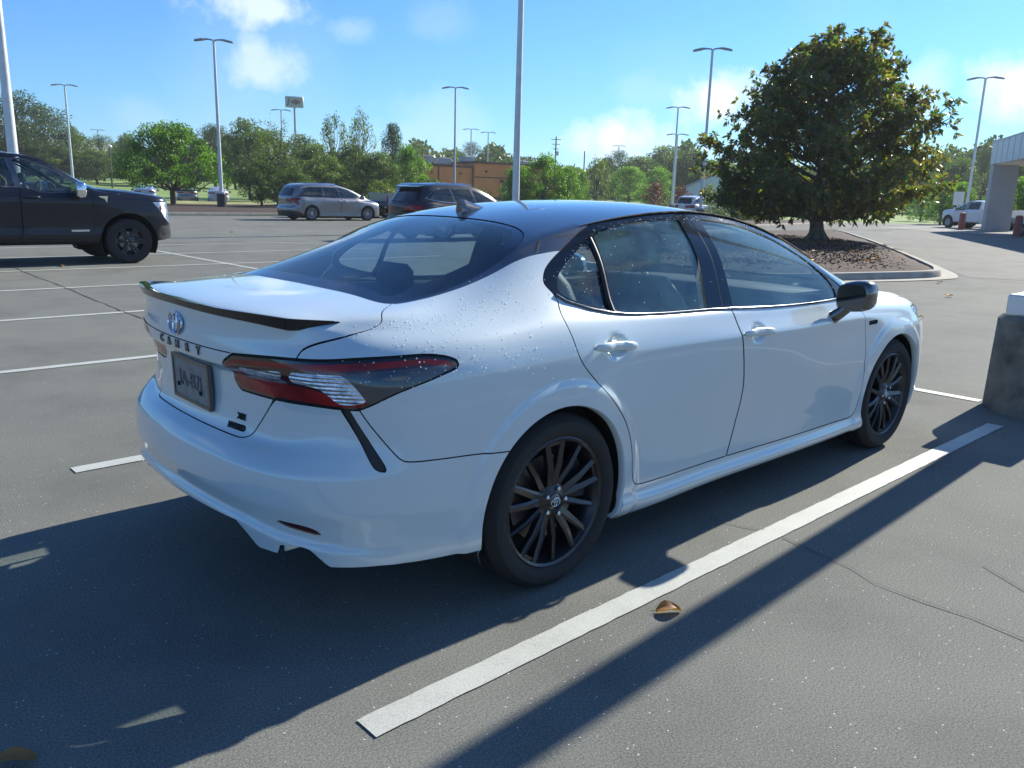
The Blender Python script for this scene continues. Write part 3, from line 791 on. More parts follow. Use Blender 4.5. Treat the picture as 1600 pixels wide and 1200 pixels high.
    for side in (1, -1):
        t = side_obj('taillight', [r0], G['lamp_red'], car, side)
        side_obj('dark_lens', [dk.offset(-.0)], G['lamp_red_dark'], t, side)
        side_obj('clear_lens', [c1, c2], G['lamp_clear'], t, side)
        side_obj('smoked_lens', [sm], G['lamp_smoke'], t, side)
        side_obj('lamp_edge', [rim_], G['glass_black'], t, side)
        side_obj('bumper_slot', [vent.offset(-.006)], G['black_plastic'], rbo, side)
        side_obj('reflector', [refl.offset(-.004)], G['lamp_red_dark'], rbo, side)
        hl = side_obj('headlight', [head], G['lamp_clear'], car, side)
        side_obj('bumper_slot', [fvent.offset(-.004)], G['black_plastic'], fbo, side)
        # rear door
        rdo = side_obj('rear_door', [rd], W, car, side); fdo = side_obj('front_door', [fd], W, car, side)
        for nm, do, a, b in (('r', rdo, 0, 2.884), ('f', fdo, 2.884, 9)):
            pass
        # window area -> glass panes, divider, pillar strips
        def inner_win(poly): return smooth_poly(poly, 3, sharp=range(len(poly))) if False else np.array(poly)
        qg = smooth_poly([(1.812,1.022),(1.835,1.070),(1.878,1.115),(1.95,1.172),(2.03,1.228),(2.098,1.270),(2.088,1.20),(2.05,1.02),(2.036,.970),(1.93,.977),(1.843,.994)], 3, sharp=(5, 8))
        rg = smooth_poly([(2.160,1.297),(2.225,1.318),(2.387,1.330),(2.571,1.331),(2.786,1.329),(2.760,1.25),(2.715,1.12),(2.671,.985),(2.47,.981),(2.259,.975),(2.068,.966),(2.115,1.15)], 3, sharp=(0, 4, 7, 10))
        fg = smooth_poly([(2.985,1.325),(3.141,1.326),(3.342,1.323),(3.50,1.312),(3.645,1.290),(3.75,1.235),(3.825,1.165),(3.878,1.10),(3.888,1.05),(3.87,.99),(3.775,.978),(3.522,.972),(3.184,.972),(2.862,.978),(2.90,1.12),(2.945,1.24)], 3, sharp=(0, 8, 9, 13))
        wr = win
        q_, wr = cut(wr, poly_sd(wr.P, qg)); g_, wr = cut(wr, poly_sd(wr.P, rg)); f_, wr = cut(wr, poly_sd(wr.P, fg))
        line = lambda S: (S.P[:, 0] - np.interp(S.P[:, 1], [.9, .975, 1.15, 1.33, 1.4], [2.776, 2.782, 2.838, 2.896, 2.915]))
        ra, x = cut(wr, line(wr) + .0022); x, fa = cut(x, line(x) - .0022)
        ra2, fr2 = cut(dframe, line(dframe))
        side_obj('window_frame', [ra, ra2], G['satin_black'], rdo, side); side_obj('window_frame', [fa, fr2], G['satin_black'], fdo, side)
        side_obj('pillar_gap', [x.offset(-.004)], G['seam_black'], rdo, side)
        side_obj('quarter_window', [q_.offset(-.006)], G['glass_side'], rdo, side)
        side_obj('window', [g_.offset(-.006)], G['glass_side'], rdo, side)
        side_obj('window', [f_.offset(-.006)], G['glass_side'], fdo, side)
    # helper: point on the half shell from (u,h)
    def pt(u, h, off=0.):
        i = np.interp(u, U, np.arange(len(U))); j = np.interp(h, H, np.arange(len(H)))
        i0, j0 = int(min(i, len(U) - 2)), int(min(j, len(H) - 2)); a, b = i - i0, j - j0
        f = lambda X: (X[i0, j0] * (1 - a) * (1 - b) + X[i0 + 1, j0] * a * (1 - b) + X[i0, j0 + 1] * (1 - a) * b + X[i0 + 1, j0 + 1] * a * b)
        n = f(nA); n /= np.linalg.norm(n); return Vector(f(A) + n * off), Vector(n)
    doors = {(o.name.split('.')[0], 1 if sum(v.co.y for v in o.data.vertices) > 0 else -1): o for o in kids(car) if 'door' in o.name}
    for side in (1, -1):
        fl = lambda v: Vector((v.x, v.y * side, v.z))
        # belt moulding and upper reveal
        for key, a, b in (('rear_door', 1.782, 2.78), ('front_door', 2.785, 3.86)):
            xs = np.linspace(a, b, 30); low = np.array(dlo_low)
            pts = [fl(pt(x, np.interp(x, low[:, 0], low[:, 1]) - .001, .003)[0]) for x in xs]
            MB().tube(pts, .0065, 8).build('belt_moulding', G['dark_chrome'], doors[(key, side)], smooth=60)
        # window divider bar
        bar = [fl(pt(2.128 - .08 * t, 1.284 - .322 * t, .001)[0]) for t in np.linspace(0, 1, 8)]
        MB().tube(bar, .011, 8).build('window_divider', G['black_plastic'], doors[('rear_door', side)], smooth=60)
        # door handles: grip bar on two feet over a scooped cup
        for key, u0, h0, u1, h1 in (('rear_door', 1.872, .873, 2.120, .864), ('front_door', 2.865, .8535, 3.118, .8455)):
            n_ = 14; pts, rs = [], []
            for k in range(n_ + 1):
                t = k / n_; p, nn = pt(u0 + (u1 - u0) * t, h0 + (h1 - h0) * t, .004 + .016 * sin(pi * t)**.6)
                pts.append(fl(p)); rs.append(.0185 * (1 - .55 * abs(2 * t - 1)**4))
            o = MB().tube(pts, rs, 12, sx=.55).build('door_handle', W, doors[(key, side)], smooth=80)
            um, hm = (u0 + u1) / 2 - .02, (h0 + h1) / 2
        # mirror: housing, stalk, reflective glass
        mo = empty('side_mirror', (2.02, side * .985, .985), parent=car)
        mb = MB(); nU, nV = 20, 12; vs = []
        for i in range(nU):
            th = 2 * pi * i / nU
            for j in range(nV + 1):
                ph = -pi / 2 + pi * j / nV
                se = lambda v, e: math.copysign(abs(v)**e, v)
                y = se(cos(ph), .55) * se(cos(th), .60) * .092; z = se(cos(ph), .55) * se(sin(th), .60) * .080; x = se(sin(ph), .8) * (.085 if ph > 0 else .045)
                z += -.10 * max(0, -y) * (1 if z > 0 else .2) + .0; y += x * .15
                vs.append((x + .03, y * 1.0, z + .012 * (y / .12)))
        fs = [(i * (nV + 1) + j, ((i + 1) % nU) * (nV + 1) + j, ((i + 1) % nU) * (nV + 1) + j + 1, i * (nV + 1) + j + 1) for i in range(nU) for j in range(nV)]
        mb.add([(x, -y * -side, z) for x, y, z in vs], fs)
        mb.build('mirror_housing', K, mo, smooth=70)
        mg = MB(); ring = [(-.0185, .074 * math.copysign(abs(cos(a))**.5, cos(a)), .062 * math.copysign(abs(sin(a))**.5, sin(a))) for a in np.linspace(0, 2 * pi, 25)[:-1]]
        mg.add([(x, y * side, z) for x, y, z in ring], [tuple(range(24))]).build('mirror_glass', G['glass_black'], mo)
        st = MB().tube([(.02, side * -.03, -.05), (.005, side * -.055, -.085), (-.01, side * -.085, -.115), (-.01, side * -.12, -.125)], [.034, .030, .034, .036], 10, sx=.8)
        st.build('mirror_foot', K, mo, smooth=60)
        # wheel-arch lips and inner liners
        for (cx, cz), r in ((SED_REAR, .376), (SED_FRONT, .374)):
            cx += .005 if cx > 1 else -.005
            an = np.linspace(-.42, pi + .42, 60); outer = []
            m_ = A[..., 1] > .55
            pts = A[m_]; 
            for a in an:
                x, z = cx + r * cos(a), cz + r * sin(a)
                d = (pts[:, 0] - x)**2 + (pts[:, 2] - z)**2; q = np.argsort(d)[:4]; wgt = 1 / (d[q] + 1e-6)
                outer.append((x, float((pts[q, 1] * wgt).sum() / wgt.sum()), z))
            lip = MB(); vs = []
            for (x, y, z), a in zip(outer, an):
                for rr, yy in ((r + .001, y - .001), (r - .004, y - .007), (r - .005, y - .03)):
                    vs.append((cx + rr * cos(a), side * yy, cz + rr * sin(a)))
            n_ = len(an); lip.add(vs, [(i * 3 + k, i * 3 + k + 1, i * 3 + k + 4, i * 3 + k + 3) for i in range(n_ - 1) for k in range(2)])
            lip.build('arch_lip', W, car, smooth=80)
            ln = MB(); vs = []
            for (x, y, z), a in zip(outer, an):
                for rr, yy in ((r - .004, y - .012), (r + .02, y - .14), (r + .03, .50)):
                    vs.append((cx + rr * cos(a), side * yy, cz + rr * sin(a)))
            ln.add(vs, [(i * 3 + k, i * 3 + k + 1, i * 3 + k + 4, i * 3 + k + 3) for i in range(n_ - 1) for k in range(2)])
            ln.add([(cx + (r + .03) * cos(a), side * .5, cz + (r + .03) * sin(a)) for a in an], [tuple(range(n_))])
            ln.build('arch_liner', G['under_body'], car, smooth=80)
        # wheels
        for (cx, cz), rot in ((SED_REAR, .28), (SED_FRONT, .9)):
            hub, f = wheel('split15', .335, .250, .235, ('alloy_black', 'chrome'), car, (cx, side * .786, cz), side, rot)
            cap = MB(); cap.lathe([(f - .006, .0001), (f - .006, .026), (f - .010, .032)], 28); co = cap.build('centre_cap', G['glass_black'], hub, smooth=50)
            em = MB(); oval_emblem(em, .046, .034, .0016, f - .004); em.build('cap_emblem', G['chrome'], co, smooth=60)
    # rear diffuser, underbody and exhaust
    df = MB(); n_ = 30; vs = []
    for i in range(n_ + 1):
        yy = -.50 + 1.0 * i / n_; xx = -.98 + .30 * (abs(yy) / .9)**2.6
        for dx, zz in ((.05, .42), (.06, .385), (.12, .350), (.6, .33)): vs.append((xx + dx, yy, zz))
    df.add(vs, [(i * 4 + k, i * 4 + k + 1, i * 4 + k + 5, i * 4 + k + 4) for i in range(n_) for k in range(3)])
    df.build('diffuser', G['black_plastic'], rbo, smooth=40)
    # inner faces of the two white fins
    for s in (1, -1):
        MB().box((-.915, s * .512, .345), (.13, .010, .07), rz=0, bev=.004).build('bumper_fin', W, rbo, smooth=40)
        MB().box((-.885, s * .602, .350), (.13, .010, .075), rz=0, bev=.004).build('bumper_fin', W, rbo, smooth=40)
        MB().tube([(-.90, s * .47, .30), (-.80, s * .47, .30), (-.6, s * .47, .30)], .036, 16, sx=1.25).build('exhaust_tip', G['dark_chrome'], car, smooth=60)
    ub = MB(); ub.box((1.4, 0, .27), (4.2, 1.25, .14)); ub.box((1.42, 0, .225), (1.95, 1.66, .09)); ub.box((-.58, 0, .40), (.55, 1.05, .14)); ub.box((3.42, 0, .35), (.35, 1.2, .25)); ub.build('underbody', G['under_body'], car)
    for s in (1, -1):      # dark drip channel along the roof rail
        pts = [Vector((x_, y_ * s, z_)) for x_, y_, z_ in [tuple(pt(x, 1.357, .002)[0]) for x in np.linspace(2.12, 4.15, 90)]]
        MB().tube(pts, [.0062 * min(1, .15 + k_ / 14) for k_ in range(len(pts))], 6).build('roof_channel', G['seam_black'], car, smooth=60)
    # trunk-lid spoiler
    sp = MB(); vs = []; half = []
    for q in range(25):
        yv = .60 * q / 24; pr, nn = pt(np.interp(yv, [0, .32, .55, .66], [0, .322, .56, .70]), .972)
        half.append((pr.x - .012, yv, pr.z + .032, .024 + .014 * (q / 24)**3, .085 - .03 * q / 24, pr.z + .003))
    x0_, z0_, b0_ = half[-1][0], half[-1][2], half[-1][5]
    for q in range(1, 9):
        e = q / 8; half.append((x0_ + .135 * e, .60 + .050 * e**.8, z0_ - .012 * e, .038 * (1 - e) + .003, .055 * (1 - e) + .006, b0_ + .010 * e))
    full = [(x, -y, z, t_, d_, b_) for x, y, z, t_, d_, b_ in half[:0:-1]] + half
    for x, y, z, t_, d_, b_ in full: vs += [(x, y, z), (x + .006, y, z - t_), (x + .045, y, b_ - .014), (x + d_ + .01, y, b_ + .004), (x + d_ * .45, y, z - .003)]
    k = len(full); sp.add(vs, [(i * 5 + q, i * 5 + (q + 1) % 5, (i + 1) * 5 + (q + 1) % 5, (i + 1) * 5 + q) for i in range(k - 1) for q in range(5)] + [(4, 3, 2, 1, 0), tuple((k - 1) * 5 + q for q in range(5))])
    sp.build('spoiler', G['satin_black'], trunk_o, smooth=35)
    # badge lettering on a surface point: letters stand on the panel
    def stick(me, u, h, name, mat, sgn=-1, off=.001, parent=trunk_o, tilt=None, roll=0):
        p, n = pt(u, h, off); p = Vector((p.x, p.y * sgn, p.z)); n = Vector((n.x, n.y * sgn, n.z))
        if tilt is not None: n = (n + Vector(tilt)).normalized()
        right = Vector((0, 0, 1)).cross(n).normalized(); up = n.cross(right)
        o = bpy.data.objects.new(name, me); COL.objects.link(o); me.materials.clear(); me.materials.append(mat); o.parent = parent
        mt = Matrix.Identity(4)
        for i in range(3): mt[i][0], mt[i][1], mt[i][2], mt[i][3] = right[i], up[i], n[i], p[i]
        o.matrix_local = mt @ Matrix.Rotation(roll, 4, 'Z'); return o
    # seen from behind, the letters run from the car's left (y>0) to its right
    for ch, yy in zip('CAMRY', (.142, .066, -.012, -.096, -.180)):
        stick(text_mesh(ch, .040, .002, bold=.0012), abs(yy), .8965, 'lettering', G['glass_black'], sgn=1 if yy > 0 else -1, off=.003)
    stick(text_mesh('XSE', .026, .002, bold=.0018), .345, .722, 'lettering', G['seam_black'])
    stick(text_mesh('HYBRID', .0265, .002, bold=.002, spacing=1.05), .325, .690, 'lettering', G['seam_black'])
    for sgn in (1, -1): stick(text_mesh('HYBRID', .026, .002, bold=.003, spacing=1.15), 4.222, .8085, 'lettering', G['seam_black'], sgn=sgn, parent=car)
    for sgn in (1,): stick(text_mesh('LE', .0001, .0001), 0, .7, 'lettering', G['chrome']) if False else None
    # emblem
    em = MB(); oval_emblem(em, .118, .080, .0042, 0); me_o = em.build('emblem', G['chrome'], trunk_o, smooth=60)
    dsk = MB().add([(.056 * cos(a), 0, .037 * sin(a)) for a in np.linspace(0, 2 * pi, 33)[:-1]], [tuple(range(32))]); d_o = dsk.build('emblem_back', G['badge_blue'], me_o)
    p, n = pt(.0, .934, .006); n = Vector((n.x, 0, n.z)).normalized(); 
    right = Vector((0, 0, 1)).cross(n).normalized(); up = n.cross(right); mt = Matrix.Identity(4)
    for i in range(3): mt[i][0], mt[i][1], mt[i][2], mt[i][3] = right[i], n[i], up[i], p[i]
    me_o.matrix_local = mt
    # licence plate in its frame
    pl = MB().box((0, 0, 0), (.008, .310, .158), bev=.003).build('licence_plate', G['plate_metal'], trunk_o)
    p, n = pt(0, .775, .012); pl.location = p; pl.rotation_euler = (0, math.atan2(n.z, -n.x) * 1.0, 0)
    fr = MB()
    for c, d in (((0, 0, .076), (.014, .318, .012)), ((0, 0, -.076), (.014, .318, .012)), ((0, .155, 0), (.014, .012, .158)), ((0, -.155, 0), (.014, .012, .158))): fr.box(c, d)
    fr.build('plate_frame', G['dark_chrome'], pl)
    tmx = text_mesh('IA-B7I', .078, .0012, spacing=1.0); tmx.materials.append(G['plate_ink']); to_ = bpy.data.objects.new('plate_characters', tmx); COL.objects.link(to_); to_.parent = pl
    to_.matrix_local = Matrix(((0, 0, -1, -.0052), (-1, 0, 0, 0), (0, 1, 0, -.002), (0, 0, 0, 1)))
    for yy in (.11, -.085): MB().box((-.006, yy, -.028 if yy > 0 else -.030), (.006, .016, .014)).build('plate_bolt', G['seam_black'], pl)
    # shark-fin aerial
    fin = MB(); prof = [(-.075, .0, .024), (-.070, .025, .021), (-.060, .050, .010), (-.045, .062, .004), (-.015, .052, .009), (.03, .030, .016), (.075, .010, .018), (.10, 0, .006)]
    vs = []
    for x, z, wd in [(-.072, .062, .0035), (-.045, .058, .005), (-.01, .044, .007), (.03, .026, .009), (.07, .010, .010), (.098, .002, .004)]:
        vs += [(x, -wd * .5, z), (x, wd * .5, z), (x + .0, wd * 1.6 + .012, z * .35 - .0), (x + .0, wd * 1.6 + .018, -.012), (x, -wd * 1.6 - .018, -.012), (x, -wd * 1.6 - .012, z * .35)]
    fin.add(vs, [(i * 6 + q, i * 6 + (q + 1) % 6, (i + 1) * 6 + (q + 1) % 6, (i + 1) * 6 + q) for i in range(5) for q in range(6)] + [(5, 4, 3, 2, 1, 0), tuple(30 + q for q in range(6))])
    fo = fin.build('antenna_fin', K, car, smooth=50); fo.location = (.31, 0, 1.366); fo.rotation_euler = (0, -.13, 0)
    # ---- interior
    def seat(x, y, sc=1.0, name='front_seat'):
        s = empty(name, (x - .03, y, .34), parent=car); s.scale = (1.1, 1.12, 1.07)
        b = MB(); rows = [(-.16, .0, .23, .10), (-.19, .16, .25, .10), (-.23, .34, .25, .095), (-.29, .50, .22, .08), (-.33, .60, .15, .06)]
        vs = []
        for xx, zz, hw, th in rows:
            for k in range(12):
                a = 2 * pi * k / 12; vs.append((xx + th * math.copysign(abs(cos(a))**.7, cos(a)), hw * math.copysign(abs(sin(a))**.6, sin(a)), zz + .10))
        b.add(vs, [(r * 12 + k, r * 12 + (k + 1) % 12, (r + 1) * 12 + (k + 1) % 12, (r + 1) * 12 + k) for r in range(4) for k in range(12)] + [tuple(range(11, -1, -1)), tuple(range(48, 60))])
        b.build('seat_back', G['seat_black'], s, smooth=60)
        MB().box((.08, 0, .08), (.52, .5, .16), bev=.05).build('seat_cushion', G['seat_black'], s, smooth=50)
        h = MB(); vs = []
        for zz, hw, th in ((.70, .10, .035), (.73, .135, .055), (.80, .145, .06), (.865, .13, .05), (.885, .09, .03)):
            for k in range(12):
                a = 2 * pi * k / 12; vs.append((-.355 + th * cos(a), hw * math.copysign(abs(sin(a))**.6, sin(a)), zz + .02))
        h.add(vs, [(r * 12 + k, r * 12 + (k + 1) % 12, (r + 1) * 12 + (k + 1) % 12, (r + 1) * 12 + k) for r in range(4) for k in range(12)] + [tuple(range(11, -1, -1)), tuple(range(48, 60))])
        h.build('headrest', G['seat_black'], s, smooth=60)
        MB().tube([(-.345, .06, .62), (-.35, .06, .76)], .007, 6).tube([(-.345, -.06, .62), (-.35, -.06, .76)], .007, 6).build('headrest_posts', G['chrome'], s)
        return s
    seat(1.42, .37); seat(1.42, -.37)
    rs = empty('rear_seat', (.42, 0, .28), parent=car)
    MB().box((-.19, 0, .40), (.17, 1.30, .62), bev=.06).xf(Matrix.Translation((0, 0, 0))).build('seat_back', G['seat_black'], rs, smooth=50)
    MB().box((.15, 0, .14), (.55, 1.30, .20), bev=.06).build('seat_cushion', G['seat_black'], rs, smooth=50)
    for y in (-.38, .38): MB().box((-.26, y, .77), (.09, .25, .13), bev=.035).build('headrest', G['seat_black'], rs, smooth=50)
    tub = MB(); tub.box((1.25, 0, .28), (2.6, 1.5, .06)); tub.box((-.02, 0, .99), (.72, 1.22, .03)); tub.build('cabin_floor', G['cabin_black'], car)
    for s in (1, -1):
        dp = MB()
        ys = []
        for x in np.linspace(.12, 2.3, 18):
            uu = np.interp(x, [.1, .45, .9, 1.4, 1.9, 2.35], [1.815, 2.165, 2.615, 3.115, 3.615, 4.065]); p, _ = pt(uu, .955); ys.append((x, p.y - .035, p.z - .012))
        vs = []
        for x, y, z in ys: vs += [(x, s * y, z), (x, s * (y - .06), z - .01), (x, s * (y - .05), z - .3), (x, s * (y - .03), .3)]
        dp.add(vs, [(i * 4 + k, i * 4 + k + 1, i * 4 + k + 5, i * 4 + k + 4) for i in range(17) for k in range(3)])
        dp.build('door_trim', G['cabin_black'], car, smooth=50)
    # headliner
    hl = SC.offset(-.035); a_, b_ = cut(hl, poly_sd(hl.P, [(1.86,-.2),(1.86,.985),(3.36,.985),(3.36,-.2)]))
    surf_obj('headliner', [a_], G['cabin_grey'], car)
    # pillar trims
    bk = black.offset(-.03); bp_ = cut(wr.offset(-.035), -1 * (wr.P[:, 0] - 2.6))[0]
    surf_obj('pillar_trim', [bk, bp_], G['cabin_grey'], car)
    MB().box((2.30, 0, .84), (.55, 1.44, .24), bev=.06).build('dashboard', G['cabin_black'], car, smooth=50)
    swh = MB(); pts = [(1.86 + .06 * sin(a), .37 + .185 * cos(a), .86 + .175 * sin(a)) for a in np.linspace(0, 2 * pi, 41)]
    swh.tube(pts, .016, 8, cap=False); swh.box((1.87, .37, .85), (.05, .16, .10), bev=.015); swh.box((1.86, .37, .86), (.02, .34, .03)); swh.tube([(1.88, .37, .85), (2.1, .37, .80)], .03, 8)
    swh.build('steering_wheel', G['seat_black'], car, smooth=50)
    MB().box((1.78, 0, 1.275), (.02, .24, .06), bev=.008).build('rear_view_mirror', G['black_plastic'], car, smooth=50)
    # ---- rain beads left on paint and glass
    rd_ = random.Random(11); beads = MB(); dirs = [(cos(a), sin(a)) for a in np.linspace(0, 2 * pi, 7)[:-1]]
    def bead(p, n, r):
        t = n.cross(Vector((0, 0, 1))); t = t.normalized() if t.length > .1 else Vector((1, 0, 0)); b = n.cross(t); vs = []
        for rr, hh in ((1, 0), (.72, .38), ): vs += [p + t * (c * r * rr) + b * (s_ * r * rr) + n * (hh * r) for c, s_ in dirs]
        vs.append(p + n * (.52 * r)); beads.add(vs, [(k, (k + 1) % 6, 6 + (k + 1) % 6, 6 + k) for k in range(6)] + [(6 + k, 6 + (k + 1) % 6, 12) for k in range(6)])
    for side in (-1, 1):
        for _ in range(620):
            z = rd_.random()
            if z < .42: u_, h_ = rd_.gauss(1.35, .28), rd_.gauss(1.03, .12)
            elif z < .62: u_, h_ = rd_.gauss(1.15, .15), rd_.gauss(.90, .05)
            elif z < .85:
                u_ = rd_.uniform(1.80, 3.95); h_ = np.interp(u_, [1.8, 2.0, 2.2, 3.5, 3.95], [1.08, 1.22, 1.335, 1.34, 1.08]) - abs(rd_.gauss(0, .018)) + .004
            elif z < .93: u_ = rd_.uniform(1.8, 3.2); h_ = np.interp(u_, [1.8, 2.0, 3.2], [.975, .952, .966]) + rd_.gauss(0, .004)
            else: u_, h_ = rd_.uniform(1.85, 3.0), rd_.uniform(1.0, 1.25)
            if not (.75 < u_ < 4.0 and .78 < h_ < 1.355): continue
            if 1.24 < h_ and u_ < 1.6: pass
            p, n = pt(u_, h_, .0006); p.y *= side; n.y *= side
            bead(p, n, rd_.uniform(.0012, .0028) * (1.3 if rd_.random() < .1 else 1))
    bo = beads.build('rain_beads', G['bead'], car, smooth=80, fixn=False); bo['kind'] = 'stuff'
    return car
build_white_sedan()
# ---------------------------------------------------------------- the other vehicles
def warp_tables(xr, xf, W, wb, sill, top, rail, cen, mid_out=.03, mid=None, sed_top=None):
    """sedan plan and levels stretched to another vehicle; top: height of the belt/hood edge per station;
    rail: 19 points; cen: 12 (x,z) points"""
    def X(x):
        if x < 0: return x * xr / -1.07
        if x < 2.825: return x * wb / 2.825
        return wb + (x - 2.825) * (xf - wb) / .985
    ref = [(X(x), y * W / .918) for x, y in SED_REF]
    idx = np.arange(19); ks = sorted(top); T = np.interp(idx, ks, [top[k] for k in ks])
    key = lambda d: np.interp(idx, sorted(d), [d[k] for k in sorted(d)])
    ztop = key(SED_LEV[-1][2]); levels = []
    for h, ins, z in SED_LEV:
        Z = key(z); Z = sill + (Z - .165) * (T - sill) / (ztop - .165)
        levels.append((h, ins, {i: float(Z[i]) for i in range(19)}))
    r = np.array(ref); I = key(SED_LEV[-1][1]); tan = np.gradient(r, axis=0); tan[0] = (0, 1); tan[-1] = (0, -1)
    tan /= np.linalg.norm(tan, axis=1)[:, None]; nor = np.stack([-tan[:, 1], tan[:, 0]], 1)
    belt = np.column_stack([r - nor * I[:, None], T]); rail = np.array(rail, float)
    m_ = (belt + rail) / 2; m_[3:13, 1] += mid_out; m_[0:3, 0] -= .03 if mid is None else mid
    return ref, levels, [(1.15, m_), (1.36, rail)], cen

def surf_pair(A, U, H, C, P, Q):
    def outn(G):
        n = grid_normals(G); c = np.array([G[..., 0].mean(), 0, .7]); d = ((G - c) * n).sum(-1)
        return (n, False) if np.median(d) > 0 else (-n, True)
    nA, fA = outn(A); nC, fC = outn(C)
    SA = Surf.grid(A, nA, U, H); SC = Surf.grid(C, nC, P, Q)
    if fA: SA.F = [f[::-1] for f in SA.F]
    if fC: SC.F = [f[::-1] for f in SC.F]
    return SA, SC

